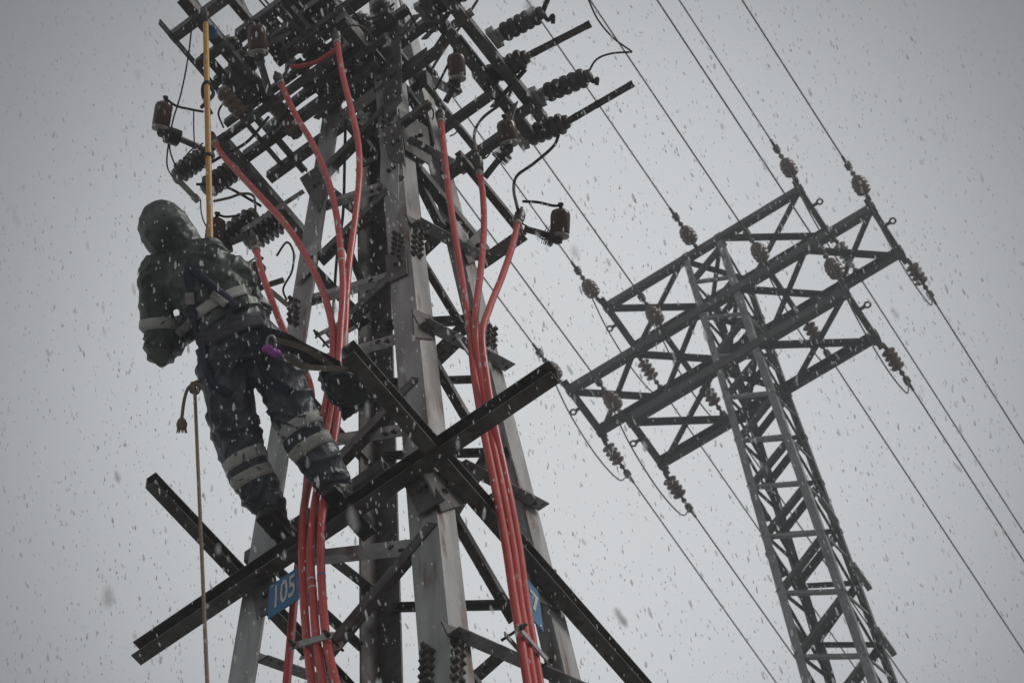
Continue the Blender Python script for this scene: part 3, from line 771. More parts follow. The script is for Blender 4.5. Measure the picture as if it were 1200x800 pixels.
# ------------------------------------------------------------------ far tower
FT.zmax = FT.z1
ft = empty('lattice_tower', FT.P(0, 0, GROUND), 'far slimmer lattice pylon with three crossarms at the right', 'tower')
FTOP = FT_Z['top'] + .22
for k, (da, db) in {'L': (1, 1), 'F': (-1, 1), 'R': (-1, -1), 'B': (1, -1)}.items():
    mb = MB(); u, w = FT.A * da, FT.B * db; W, t = .145, .016
    prof = [(0, 0), (W, 0), (W, t), (t, t), (t, W), (0, W)] if da * db > 0 else [(0, 0), (0, W), (t, W), (t, t), (W, t), (W, 0)]
    mb.prism(FT.corner(k, GROUND), FT.corner(k, FT.z1), u, w, prof)
    mb.prism(FT.corner(k, FT.z1) , FT.corner(k, FTOP), u, w, prof)
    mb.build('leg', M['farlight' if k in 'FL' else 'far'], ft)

def fbrace(p0, p1, n, w, mat='far', inward=True, side=1, name='brace'):
    mb = MB(); ax = (p1 - p0).normalized(); u = ax.cross(n).normalized() * side
    L_bar(mb, p0 - u * w / 2, p1 - u * w / 2, n, w, .012, side, inward); return mb.build(name, M[mat], ft)
zF = [FT.U(960, 623, 'LF', 0).z, FT.U(985, 692, 'LF', 0).z]
pitch = (zF[0] - zF[1]) / 2
nodes = []                                         # (z, True when the node is on the first-named corner)
z_ = zF[0]; on = False
while z_ > 26: nodes.append((z_, on)); z_ -= pitch; on = not on
up_nodes = []; z_ = zF[0] + .86; on = True
while z_ < FTOP: up_nodes.append((z_, on)); z_ += .86; on = not on
nodes = up_nodes[::-1] + nodes
for f, (ka, kb) in {'LF': 'LF', 'FR': 'RF', 'BR': 'BR', 'LB': 'LB'}.items():
    n = FT.face(f)[0]
    for i, ((za, oa), (zb, ob)) in enumerate(zip(nodes[:-1], nodes[1:])):
        if za < 36 and f in ('FR', 'LB') and i % 1: continue
        p0 = FT.corner(ka if oa else kb, za) - n * .024; p1 = FT.corner(ka if ob else kb, zb) - n * .024
        thin = f in ('FR', 'LB')
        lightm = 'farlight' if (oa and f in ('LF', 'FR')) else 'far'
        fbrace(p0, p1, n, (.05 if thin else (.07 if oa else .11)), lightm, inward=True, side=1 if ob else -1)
# small outward brackets on the right hand legs, as for a climbing rail
for (x, y) in ((962, 585), (1000, 662), (1028, 738)):
    p = FT.U(x, y, 'FR', 0.02)
    mb = MB(); mb.box(p + FT.B * .28, FT.B * .30, FT.A * .05, Z * .05); mb.build('step_bracket', M['farlight'], ft)
for (x, y) in ((888, 590), (905, 655), (928, 732)):
    p = FT.U(x, y, 'LB', 0.03)
    mb = MB(); mb.box(p + FT.B * .12, FT.B * .28, FT.A * .05, Z * .05); mb.build('step_bracket', M['far'], ft)
for q in (FT_Z['bottom'], FT_Z['middle'], FT_Z['top']):
    for kk, nn in (('LR', FT.B), ('FB', FT.A)):
        fbrace(FT.corner(kk[0], q - .02), FT.corner(kk[1], q - .02), Z, .10)

ARM = {'top': (2.504, .235), 'middle': (3.705, .285), 'bottom': (2.55, .285)}
ends_near, ends_far = [], []
def fC(p0, p1, web, h, fl, name, mat='far'):
    mb = MB(); C_bar(mb, p0, p1, web, h, fl, .014); return mb.build(name, M[mat], ft)
for nm, (l, h) in ARM.items():
    z = FT_Z[nm]; wb = FT.wb
    for sg in (-1, 1):
        fC(FT.P(-l, sg * (wb + .03), z), FT.P(l, sg * (wb + .03), z), FT.B * sg, h, .14, 'crossarm_beam')
    for sa in (-1, 1):
        p0, p1 = FT.P(sa * (l - .02), -wb - .20, z - .05), FT.P(sa * (l - .02), wb + .20, z - .05)
        fC(p0, p1, FT.A * sa, .20, .12, 'end_bar')
        ends_near.append((nm, sa, sa * (l - .02), p0)); ends_far.append((nm, sa, sa * (l - .02), p1))
        # lug ring on the outer side of the bar
        mb = MB(); c = p0.lerp(p1, .42) + FT.A * sa * .16
        mb.tube([c + (FT.A * math.cos(a) + FT.B * math.sin(a)) * .062 for a in [i * math.pi / 6 for i in range(13)]], .022, 6)
        mb.box(p0.lerp(p1, .42) + FT.A * sa * .05, FT.A * .075, FT.B * .03, Z * .02)
        mb.build('lug', M['bolt'], ft)
        # cross bracing between the two beams of the arm
        a0, a1 = (.52, l - .1)
        n_pan = 2 if nm == 'middle' else 1
        for j in range(n_pan):
            s0 = a0 + (a1 - a0) * j / n_pan; s1 = a0 + (a1 - a0) * (j + 1) / n_pan
            fbrace(FT.P(sa * s0, -wb, z - .08), FT.P(sa * s1, wb, z - .08), Z, .12, name='crossarm_brace')
            fbrace(FT.P(sa * s1, -wb, z - .10), FT.P(sa * s0, wb, z - .10), Z, .12, name='crossarm_brace')
for x, y, nm in ((786, 396, 'middle'), (899, 308, 'middle')):
    p = FT.U(x, y, 'z', FT_Z[nm] - .05); a = (p - FT.c).dot(FT.A)
    p0, p1 = FT.P(a, -FT.wb - .12, FT_Z[nm] - .12), FT.P(a, FT.wb + .12, FT_Z[nm] - .12)
    fC(p0, p1, FT.A, .17, .1, 'end_bar')
    ends_near.append((nm, -.5 if x < 850 else .5, a, p0)); ends_far.append((nm, -.5 if x < 850 else .5, a, p1))
p = FT.U(815, 288, 'z', FT_Z['top']); a = (p - FT.c).dot(FT.A)
ends_near.append(('top', 0, a, FT.P(a, -FT.wb - .06, FT_Z['top'] - .02)))
p = FT.U(975, 322, 'z', FT_Z['bottom'] - .1)

GW = 'power line conductors strung on the far pylon'
side = {-1: 'left tip', 1: 'right tip', -.5: 'inner left bar', .5: 'inner right bar', 0: 'left of the mast'}
def far_string(p, d, label, chunky):
    """a short dead-end insulator from p along d with its clamp; returns the wire's start"""
    root = empty('strain_insulator', p, label, 'insulator', 'strain insulators on the far pylon')
    d = d.normalized()
    mb = MB(); mb.tube_prof(p, d, [(-.04, .03), (.05, .045), (.09, .05), (.10, .028), (.16, .028)], 8); mb.build('shackle', M['bolt'], root)
    if chunky:
        prof = [(.13, .04), (.16, .09), (.20, .145), (.235, .165), (.25, .11), (.29, .165), (.335, .175), (.355, .12), (.40, .172), (.45, .158), (.47, .105), (.51, .14), (.56, .10), (.60, .04)]
        mb = MB(); mb.tube_prof(p, d, prof, 16); mb.build('porcelain_body', M['porcelain_pale'], root); e = .58
    else:
        e = .14
        for i in range(4):
            mb = MB(); mb.tube_prof(p + d * (e + i * .125), d, [(0, .04), (.012, .06), (.03, .13), (.045, .15), (.055, .145), (.05, .08), (.085, .05), (.122, .04)], 16)
            mb.build('disc', M['porcelain_pale'], root)
        e += .5
    mb = MB(); mb.tube_prof(p, d, [(e, .03), (e + .06, .03), (e + .07, .055), (e + .12, .055), (e + .13, .028), (e + .2, .028), (e + .21, .06), (e + .25, .06), (e + .27, .04), (e + .55, .028)], 8)
    mb.box(p + d * (e + .3), d * .07, d.orthogonal().normalized() * .07, d.cross(d.orthogonal()).normalized() * .025)
    mb.build('clamp', M['bolt'], root)
    return p + d * (e + .5), p + d * (e + .24)
clampN, clampF = {}, {}
for nm, sd, a, p in ends_near:
    d = -FT.B + Z * .02
    q, j = far_string(p, d, 'chunky brown insulator before the far pylon\'s %s crossarm, %s' % (nm, side[sd]), True)
    clampN[(nm, sd)] = j
    pts = [q + (-FT.B) * (62 * i / 24) + Z * (-2.0 * (1 - (1 - i / 24) ** 2) * .5 + .02 * 62 * i / 24 * .5) for i in range(25)]
    mb = MB(); mb.tube(pts, .017, 6)
    mb.single('conductor_wire', M['wire'], 'conductor from the upper left ending at far pylon\'s %s crossarm, %s' % (nm, side[sd]), 'wire', GW)
for nm, sd, a, p in ends_far:
    d = FT.B - Z * .05
    q, j = far_string(p, d, 'lumpy disc insulator beyond the far pylon\'s %s crossarm, %s' % (nm, side[sd]), False)
    clampF[(nm, sd)] = j
    pts = [q + FT.B * (90 * i / 24) + Z * (-3.0 * (1 - (1 - i / 24) ** 2)) for i in range(25)]
    mb = MB(); mb.tube(pts, .017, 6)
    mb.single('conductor_wire', M['wire'], 'conductor to the lower right from far pylon\'s %s crossarm, %s' % (nm, side[sd]), 'wire', GW)
for key in clampF:
    if key not in clampN: continue
    nm, sd = key
    p0, p1 = clampN[key], clampF[key]
    sag = 1.25 + .2 * sd
    m_ = [p0, p0.lerp(p1, .10) - Z * sag * .30, p0.lerp(p1, .32) - Z * sag * .78 - FT.A * .06, p0.lerp(p1, .62) - Z * sag - FT.A * .08, p0.lerp(p1, .88) - Z * sag * .80 - FT.A * .05, p0.lerp(p1, .985) - Z * sag * .25, p1]
    wire(m_, .015, 'slack jumper hanging under the far pylon\'s %s crossarm, %s' % (nm, side[sd]), 'wire', 'slack jumpers under the far pylon\'s crossarms')
# line wires of the near tower running past behind it
for i, (x0, y0, x1, y1, d0, d1_, lb) in enumerate(((590, 60, 470, -80, 19, 17, 'thin wire crossing behind the double beam towards the top edge'),)):
    pass

# ------------------------------------------------------------------ the worker
ZB = A1a.z + .0625                                  # top of the channel he stands on
ankL = NT.U(322, 606, 'z', ZB + .12); ankR = NT.U(399, 578, 'z', ZB + .12)
DF = (ankL.dot(FW) + ankR.dot(FW)) / 2
def J(x, y, dd): return NT.U(x, y, 'D', DF + dd)
kneL, hipL = J(283, 528, .10), J(262, 426, .26)
kneR, hipR = J(350, 497, .08), J(311, 414, .25)
pel, waist, chest, neck, head = J(283, 408, .27), J(262, 368, .36), J(232, 322, .46), J(211, 296, .53), J(196, 272, .58)
shL, shR = J(184, 318, .47), J(270, 314, .47)
elbL, wriL = J(190, 406, .42), J(240, 366, .66)
elbR, wriR = J(299, 368, .52), J(258, 336, .70)
AX = (neck - pel).normalized()                       # spine
SD = (shR - shL); SD = (SD - AX * SD.dot(AX)).normalized()
FWD = SD.cross(AX).normalized()
if FWD.dot(FW) < 0: FWD = -FWD
PROOT = DUMMY = None

def sphere(mb, c, r, sc=(1, 1, 1), axes=None, n=14):
    ax = axes or (Vector((1, 0, 0)), Vector((0, 1, 0)), Vector((0, 0, 1)))
    vs, fs = [], []
    rows = n // 2 + 1
    for i in range(1, rows):
        th = math.pi * i / rows
        for k in range(n):
            ph = 2 * math.pi * k / n
            vs.append(c + (ax[0] * (math.sin(th) * math.cos(ph) * sc[0]) + ax[1] * (math.sin(th) * math.sin(ph) * sc[1]) + ax[2] * (math.cos(th) * sc[2])) * r)
    for i in range(rows - 2):
        for k in range(n): fs.append((i * n + k, (i + 1) * n + k, (i + 1) * n + (k + 1) % n, i * n + (k + 1) % n))
    vs += [c + ax[2] * r * sc[2], c - ax[2] * r * sc[2]]
    t, b = len(vs) - 2, len(vs) - 1
    for k in range(n): fs += [(t, k, (k + 1) % n), (b, (rows - 2) * n + (k + 1) % n, (rows - 2) * n + k)]
    mb.add(vs, fs, True)
def limb(mb, pts, rads, per=5):
    P4 = catmull([Vector((*p, 0)).to_3d() for p in pts], per)
    n = len(P4); rr = []
    for i in range(n):
        t = i / per; k = min(int(t), len(rads) - 2); u = t - k; u = u * u * (3 - 2 * u); rr.append(rads[k] * (1 - u) + rads[k + 1] * u)
    mb.tube(P4, rr, 14)
    sphere(mb, P4[0], rr[0] * .99); sphere(mb, P4[-1], rr[-1] * .99)
def loft(mb, rows, seg=24):
    """rows of (centre, half width along SD, half depth along FWD)"""
    vs = []
    for c, a, b in rows:
        for k in range(seg):
            t = 2 * math.pi * k / seg
            vs.append(c + SD * (a * math.copysign(abs(math.cos(t)) ** .8, math.cos(t))) + FWD * (b * math.copysign(abs(math.sin(t)) ** .8, math.sin(t))))
    n = len(rows)
    fs = [(i * seg + k, i * seg + (k + 1) % seg, (i + 1) * seg + (k + 1) % seg, (i + 1) * seg + k) for i in range(n - 1) for k in range(seg)]
    fs += [tuple(range(seg))[::-1], tuple((n - 1) * seg + k for k in range(seg))]
    mb.add(vs, fs, True)
def fused(mb, name, mat, parent, voxel=.013, smooth=4, fold=0.0, fscale=8.0, cut=None, seed=0, drop=0.0):
    """join overlapping shapes into one continuous surface, then crease it like cloth"""
    me = bpy.data.meshes.new(name); me.from_pydata([v - pel for v in mb.v], [], mb.f); me.update()
    tmp = bpy.data.objects.new(name + '_raw', me); COL.objects.link(tmp)
    m1 = tmp.modifiers.new('r', 'REMESH'); m1.mode = 'VOXEL'; m1.voxel_size = voxel
    m2 = tmp.modifiers.new('s', 'SMOOTH'); m2.iterations = smooth; m2.factor = .5
    dg = bpy.context.evaluated_depsgraph_get()
    out = bpy.data.meshes.new_from_object(tmp.evaluated_get(dg))
    bpy.data.objects.remove(tmp); bpy.data.meshes.remove(me)
    out.name = name
    if fold:
        nv = [v.normal.copy() for v in out.vertices]
        for v, n in zip(out.vertices, nv):
            q = v.co + Vector((seed, seed * 2, 0))
            w = noise.noise_vector(q * 4.0) * .10
            e_ = q + w
            # diagonal drag folds with sharp crests, two directions, plus small crumples
            f1 = 1 - min(1, abs(noise.noise(Vector((e_ @ (AX * .9 + SD * .5) * fscale * 1.5, e_ @ (SD * .9 - AX * .5) * fscale * .55, e_ @ FWD * fscale * .6)))) * 3.0)
            f2 = 1 - min(1, abs(noise.noise(Vector((e_ @ (AX * .9 - SD * .6) * fscale * 1.9 + 7, e_ @ (SD * .9 + AX * .5) * fscale * .7, e_ @ FWD * fscale * .7)))) * 3.0)
            f3 = noise.noise((q + w * .6) * fscale * 3.2)
            v.co += n * (fold * (f1 ** 1.6 * .75 + f2 ** 1.6 * .55 - .42) + fold * .22 * f3)
    if cut:
        bm_keep = [p.index for p in out.polygons if not cut(p.center + pel)]
        vs = [v.co.copy() for v in out.vertices]; fs = [tuple(out.polygons[i].vertices) for i in bm_keep]
        used = sorted({i for f in fs for i in f}); mp = {o: k for k, o in enumerate(used)}
        out2 = bpy.data.meshes.new(name); out2.from_pydata([vs[i] for i in used], [], [tuple(mp[i] for i in f) for f in fs]); out2.update(); out = out2
    out.polygons.foreach_set('use_smooth', [True] * len(out.polygons))
    out.materials.clear(); out.materials.append(mat); out.update()
    ob = bpy.data.objects.new(name, out); COL.objects.link(ob)
    if parent is not None: ob.parent = parent
    return ob
def bvh(ob, base): return BVHTree.FromPolygons([v.co + base for v in ob.data.vertices], [tuple(p.vertices) for p in ob.data.polygons])

worker = empty('person', pel, 'worker in dark hooded rain gear with grey bands, leaning back from the near tower', 'person')
def heelL_(): return 0
# body: one continuous figure with head, face and gripping hands
HUP = (AX * .94 + FWD * .10 + Z * .1).normalized()
HF = (FWD - HUP * FWD.dot(HUP)).normalized(); HS = HF.cross(HUP).normalized()
b = MB()
loft(b, [(pel - AX * .08, .15, .10), (pel, .165, .11), (waist - AX * .05, .14, .095), (waist + AX * .06, .14, .095), (chest, .165, .11), (chest + AX * .10, .17, .10), (neck - AX * .02, .09, .07)])
limb(b, [hipL, kneL, ankL], [.085, .058, .042]); limb(b, [hipR, kneR, ankR], [.085, .058, .042])
limb(b, [shL + AX * .0, elbL, wriL], [.055, .042, .029]); limb(b, [shR, elbR, wriR], [.055, .042, .029])
limb(b, [neck - AX * .03, head], [.058, .055])
sphere(b, head + HUP * .03, .098, (.80, .98, 1.12), (HS, HF, HUP)); sphere(b, head - HUP * .045 + HF * .025, .062, (.85, .9, 1.0), (HS, HF, HUP))
sphere(b, head + HF * .098 - HUP * .005, .016, (.8, 1.2, 1.5), (HS, HF, HUP)); sphere(b, head + HF * .082 - HUP * .048, .018, (1.4, .7, .5), (HS, HF, HUP))
for s_ in (-1, 1):
    sphere(b, head + HS * s_ * .083, .024, (.4, .7, 1.2), (HS, HF, HUP)); sphere(b, head + HS * s_ * .033 + HF * .088 + HUP * .022, .012, (1.2, .6, .8), (HS, HF, HUP))
# pole geometry (he holds it in front of his chest)
PB = J(246.5, 294, .735); PD = NT.U(241, 27, 'D', DF + .735 + 1.55) - PB; PU = PD.normalized()
POLE_LOW = PB - PU * .62
def grip(wrist, s_):
    """palm, four fingers closing round the pole and a thumb from the palm's side"""
    t_ = (wrist - PB).dot(PU); c = PB + PU * t_                      # nearest point on the pole
    to = (c - wrist).normalized(); side_ = PU.cross(to).normalized() * s_
    palm = c - to * .045 + side_ * .012
    limb(b, [wrist, wrist.lerp(palm, .6), palm], [.030, .030, .034])
    for i, (L_, r_) in enumerate(((.9, .0088), (1.0, .0092), (.95, .0088), (.78, .0078))):
        o_ = PU * (.032 - i * .0215)
        R_ = .030
        arc = [palm + o_ * .8 + side_ * .022] + [c + o_ + (side_ * math.cos(a) + to * math.sin(a)) * R_ for a in [(-.35 + 1.05 * k) * 1 for k in range(int(2 + 2 * L_))]]
        limb(b, arc, [r_ * 1.15] + [r_] * (len(arc) - 1), 4)
    th = [palm - side_ * .015 + PU * .02, palm - side_ * .032 + to * .02 + PU * .045, c - side_ * .03 + to * .012 + PU * .05, c + to * .028 - side_ * .012 + PU * .046]
    limb(b, th, [.0125, .0115, .0105, .009], 4)
grip(wriL, -1); grip(wriR, 1)
# feet inside the boots
def foot(ank):
    h = ank - Z * .055 - NT.B * .045; t = ank - Z * .075 + NT.B * .185
    return h, t
for ank in (ankL, ankR):
    h, t = foot(ank); limb(b, [ank, h.lerp(t, .3) + Z * .01, t], [.040, .038, .026])
body = fused(b, 'body', M['skin'], worker, voxel=.0075, smooth=2)

# trousers
b = MB()
loft(b, [(pel - AX * .13 - FWD * .02, .17, .115), (pel - AX * .03 - FWD * .03, .205, .155), (pel + AX * .07 - FWD * .01, .195, .145), (waist - AX * .02, .175, .13)])
limb(b, [hipL + AX * .02 - FWD * .02, hipL.lerp(kneL, .5) - SD * .01, kneL, kneL.lerp(ankL, .55) - SD * .012, ankL + (kneL - ankL).normalized() * .07], [.135, .130, .118, .108, .088])
limb(b, [hipR + AX * .02 - FWD * .02, hipR.lerp(kneR, .5) + SD * .01, kneR, kneR.lerp(ankR, .55), ankR + (kneR - ankR).normalized() * .06], [.138, .128, .115, .108, .090])
sphere(b, hipL - FWD * .06 - AX * .02, .12); sphere(b, hipR - FWD * .06 - AX * .02, .12)
trousers = fused(b, 'trousers', M['trouser'], worker, voxel=.009, smooth=3, fold=.019, fscale=7.5, seed=1)
# jacket
b = MB()
loft(b, [(waist - AX * .095, .20, .165), (waist - AX * .06, .196, .158), (waist - AX * .01, .172, .138), (waist + AX * .08, .184, .142), (chest - AX * .02, .194, .145), (chest + AX * .06, .196, .135), (chest + AX * .12, .17, .115), (neck, .10, .09)])
limb(b, [shL + SD * .05 - AX * .01, shL - SD * .015 - AX * .02, shL.lerp(elbL, .5) - SD * .018, elbL, elbL.lerp(wriL, .55), wriL], [.092, .096, .090, .082, .070, .054])
limb(b, [shR - SD * .06 - AX * .01, shR - AX * .03, shR.lerp(elbR, .5), elbR, elbR.lerp(wriR, .55), wriR], [.10, .10, .093, .085, .075, .056])
sphere(b, elbL + UP * -.02, .080)
jacket = fused(b, 'jacket', M['cloth'], worker, voxel=.009, smooth=3, fold=.020, fscale=7.5, seed=3)
# hood with a face opening on the far side
b = MB()
limb(b, [head + HUP * .055 - HF * .005, head - HUP * .02 - HF * .015, neck.lerp(head, .35) - FWD * .01 + SD * .012, neck - AX * .04 + SD * .02], [.131, .141, .127, .118])
sphere(b, head + HUP * .05, .137, (.93, .98, 1.05), (HS, HF, HUP))
hood = fused(b, 'hood', M['cloth'], worker, voxel=.009, smooth=3, fold=.010, fscale=8, seed=5,
             cut=lambda c: (c - head).dot(HF) > .085 and abs((c - head).dot(HS)) < .085 and (c - head).dot(HUP) > -.11)
sm = hood.modifiers.new('thickness', 'SOLIDIFY'); sm.thickness = .004
# boots standing on the channel
for ank, kn, s_ in ((ankL, kneL, 0), (ankR, kneR, 1)):
    b = MB(); h, t = foot(ank); up_ = (kn - ank).normalized()
    limb(b, [ank + up_ * .12, ank + up_ * .02, h + Z * .012], [.078, .072, .060])
    limb(b, [h + Z * .018, h.lerp(t, .5) + Z * .024, t + Z * .018], [.060, .058, .048])
    for q in (h, h.lerp(t, .33), h.lerp(t, .66), t): b.box(q + Z * (ZB + .014 - q.z), NT.B * .055, NT.A * .045, Z * .013)
    bt = fused(b, 'boot', M['boot'], worker, voxel=.008, smooth=3, fold=.004, fscale=12, seed=8 + s_)

jb, tb, hb_ = bvh(jacket, pel), bvh(trousers, pel), bvh(hood, pel)
def on(trees, x, y):
    """nearest cloth surface seen at a photo position"""
    d = look(x, y); best = None
    for t in trees:
        h = t.ray_cast(Vector((0, 0, 0)), d)
        if h[0] is not None and (best is None or h[3] < best[1]): best = (h[0], h[3])
    return best[0] if best else None
def ribbon(trees, pts, wpx, name, mat, parent, lift=.006, th=.005):
    """webbing laid on the cloth: each cross row follows the surface"""
    P = []
    base = [Vector((x, y, 0)) for x, y in pts]
    C = catmull(base, 6) if len(base) > 1 else base
    rows = []
    for i, c in enumerate(C):
        t = (C[min(i + 1, len(C) - 1)] - C[max(i - 1, 0)]).normalized(); nn = Vector((-t.y, t.x, 0))
        row = []
        for k in (-1, -.33, .33, 1):
            q = c + nn * wpx / 2 * k; h = on(trees, q.x, q.y)
            row.append(h)
        if all(r is not None for r in row): rows.append(row)
    if len(rows) < 2: return None
    for it in range(3):                                   # webbing bridges the creases below it
        rows = [rows[0]] + [[(rows[i - 1][k] + rows[i][k] * 2 + rows[i + 1][k]) / 4 for k in range(4)] for i in range(1, len(rows) - 1)] + [rows[-1]]
    mb = MB(); vs = []
    for row in rows:
        for p in row: vs.append(p - p.normalized() * (lift + th))
        for p in row[::-1]: vs.append(p - p.normalized() * (lift - .004))
    n = len(rows); fs = [(i * 8 + k, i * 8 + (k + 1) % 8, (i + 1) * 8 + (k + 1) % 8, (i + 1) * 8 + k) for i in range(n - 1) for k in range(8)]
    fs += [tuple(range(8))[::-1], tuple((n - 1) * 8 + k for k in range(8))]
    mb.add(vs, fs, True)
    return mb.build(name, mat, parent)
def ring_band(tree, c, ax, w, name, mat, parent, lift=.004, r0=.4, seg=40):
    """a band all round a limb or the waist, resting on the cloth"""
    ax = ax.normalized(); u = ax.orthogonal().normalized(); v = ax.cross(u)
    rows = []
    for s_ in (-1, -.33, .33, 1):
        o_ = c + ax * w / 2 * s_; rr = []
        for k in range(seg):
            a = 2 * math.pi * k / seg; d = u * math.cos(a) + v * math.sin(a)
            h = tree.ray_cast(o_, d, r0)                  # from inside outwards
            rr.append((h[0] - o_).length if h[0] is not None else None)
        good = sorted(x for x in rr if x is not None)
        md = good[len(good) // 2] if good else .12
        rr = [min(x if x is not None else md, md * 1.5) for x in rr]
        rr = [(rr[k - 1] + 2 * rr[k] + rr[(k + 1) % seg]) / 4 for k in range(seg)]
        rows.append([o_ + (u * math.cos(2 * math.pi * k / seg) + v * math.sin(2 * math.pi * k / seg)) * (rr[k] + lift) for k in range(seg)])
    mb = MB(); vs = [p for r_ in rows for p in r_]; n = len(rows)
    mb.add(vs, [(i * seg + k, i * seg + (k + 1) % seg, (i + 1) * seg + (k + 1) % seg, (i + 1) * seg + k) for i in range(n - 1) for k in range(seg)], True)
    ob = mb.build(name, mat, parent)
    so = ob.modifiers.new('thickness', 'SOLIDIFY'); so.thickness = .003
    return ob
BG = M['bandgrey']
for kn, an, ts in ((kneR, ankR, (.05, .34)), (kneL, ankL, (.14, .40))):
    for t in ts: ring_band(tb, kn.lerp(an, t), an - kn, .062, 'reflective_band', BG, trousers, r0=.2)
ring_band(jb, shL.lerp(elbL, .72), elbL - shL, .06, 'reflective_band', BG, jacket, r0=.16)
ribbon([jb], [(288, 338), (268, 345), (248, 356), (232, 366)], 12, 'reflective_band', BG, jacket)
ribbon([jb], [(232, 367), (221, 380), (208, 392)], 11, 'reflective_band', BG, jacket)
ribbon([jb, hb_], [(219, 318), (224, 345), (226, 372), (227, 398), (232, 424)], 10, 'harness_strap', M['strap'], jacket, lift=.012)
ribbon([jb, hb_], [(218, 310), (238, 326), (258, 342), (276, 358)], 9, 'harness_strap', M['strap'], jacket, lift=.012)
ribbon([jb, hb_], [(222, 343), (223, 357)], 10.5, 'strap_tag', M['ring'], jacket, lift=.022)
ribbon([jb, hb_], [(248, 344), (265, 357)], 9.5, 'strap_tag', M['ring'], jacket, lift=.022)
ribbon([jb, tb], [(226, 398), (250, 394), (276, 384), (300, 376), (314, 378)], 14, 'waist_belt', M['belt'], jacket, lift=.012)
ribbon([tb, jb], [(236, 400), (240, 430), (252, 452), (272, 462)], 9, 'leg_strap', M['strap'], trousers, lift=.012)
ribbon([tb, jb], [(300, 398), (306, 430), (322, 452), (340, 458)], 9, 'leg_strap', M['strap'], trousers, lift=.012)

# what he works with: pole, straps, carabiner, rope, bag
pr = empty('insulating_pole', POLE_LOW, 'long yellow working pole held upright in front of the worker', 'pole')
mb = MB(); mb.tube_prof(POLE_LOW, PU, [(0, .014), (.005, .0185), (.6, .0185), (.62, .0175), (PD.length + .60, .0170), (PD.length + .62, .012)], 16); mb.build('shaft', M['yellow'], pr)
for t_, r_, m_ in ((.030, .024, 'ring'), (.058, .0225, 'black')):
    mb = MB(); mb.tube_prof(PB + PU * t_, PU, [(0, .016), (.002, r_), (.022, r_), (.024, .016)], 16); mb.build('collar', M[m_], pr)
for yy in (107, 192):
    f_ = (294 - yy) / (294 - 27.); q = PB + PD * f_
    q = PB.lerp(PB + PD, f_)
    mb = MB(); mb.tube_prof(q, PU, [(0, .015), (.002, .025), (.022, .025), (.024, .015)], 16); mb.build('collar', M['black'], pr)
mb = MB(); mb.tube_prof(PB + PD, PU, [(0, .012), (.05, .012), (.06, .020), (.10, .020), (.11, .010), (.16, .009)], 12); mb.build('tip', M['bolt'], pr)

hipPt = on([tb, jb], 318, 398) or J(318, 398, .2)
dh = hipPt.dot(FW)
def strap(pts, w, label, mat='strap', name='safety_strap'):
    P = catmull([Dp(*p) for p in pts], 6); mb = MB()
    for i in range(len(P) - 1):
        ax = (P[i + 1] - P[i]); n = ax.normalized().cross(FW).normalized()
        u = (FW * .004)
        mb.box((P[i] + P[i + 1]) / 2, ax * .52, n * w / 2, u)
    return mb.single(name, M[mat], label, 'strap')
tw = DF + .35
strap([(306, 392, dh - .02), (330, 398, dh + .02), (352, 410, dh + .1), (380, 424, tw), (402, 436, tw)], .085, 'broad dark belt end reaching from the worker\'s hip to the beam', 'bag')
strap([(322, 398, dh - .02), (345, 404, dh), (368, 414, dh + .08), (400, 438, tw - .05)], .030, 'tan edged safety strap, upper of the two from the worker\'s hip', 'wire_tan')
strap([(334, 416, dh - .02), (352, 428, dh), (374, 431, dh + .08), (404, 432, tw - .05)], .030, 'tan safety strap, lower of the two from the worker\'s hip', 'wire_tan')
mb = MB()
cc = Dp(318, 410, dh - .06)
mb.tube([cc + RT * (.022 * math.cos(a)) + UP * (.042 * math.sin(a) + .03) for a in [2 * math.pi * i / 20 for i in range(21)]], .007, 8)
cc = cc + Vector((0, 0, 0))
car = empty('carabiner', cc, 'carabiner with a pink sleeve hanging at the worker\'s right hip', 'carabiner')
mb.build('hook_body', M['steel'], car)
mb = MB(); mb.tube([cc + RT * (-.045 + .09 * i / 8) + UP * (-.006 + .012 * math.sin(i * .8)) for i in range(9)], [.012, .020, .024, .025, .024, .025, .024, .020, .012], 10); mb.build('gate_sleeve', M['pink'], car)

kn = on([tb, jb], 234, 446) or J(232, 450, .2)
dk = kn.dot(FW) - .03
rp = empty('rope', Dp(228, 452, dk), 'tan rope knotted at the worker\'s hip and hanging straight down', 'rope')
d_end = dk - 2.9
mb = MB(); mb.tube([Dp(228 + 18 * t, 452 + 420 * t, dk + (d_end - dk) * t) for t in [i / 30 for i in range(31)]], .0088, 8); mb.build('hanging_end', M['rope'], rp)
mb = MB(); mb.tube(catmull([Dp(230, 449, dk), Dp(221, 454, dk), Dp(216, 468, dk - .03), Dp(213, 490, dk - .08)], 6), .0088, 8); mb.build('short_end', M['rope'], rp)
mb = MB(); mb.tube(catmull([Dp(234, 446, dk), Dp(226, 450, dk - .03), Dp(224, 458, dk - .02), Dp(231, 460, dk - .03), Dp(233, 452, dk - .04), Dp(225, 449, dk - .04), Dp(229, 456, dk - .05)], 6), .010, 8); mb.build('knot', M['rope'], rp)
t0 = Dp(213, 489, dk - .08); mb = MB()
mb.tube_prof(t0, -UP, [(0, .010), (.012, .02), (.03, .028), (.05, .026), (.062, .016)], 10)
for i in range(9):
    a = 2 * math.pi * i / 9; o_ = RT * math.cos(a) * .018 + FW * math.sin(a) * .018
    mb.tube([t0 - UP * .05 + o_, t0 - UP * .078 + o_ * 1.5], [.005, .002], 5)
mb.build('tassel', M['rope'], rp)

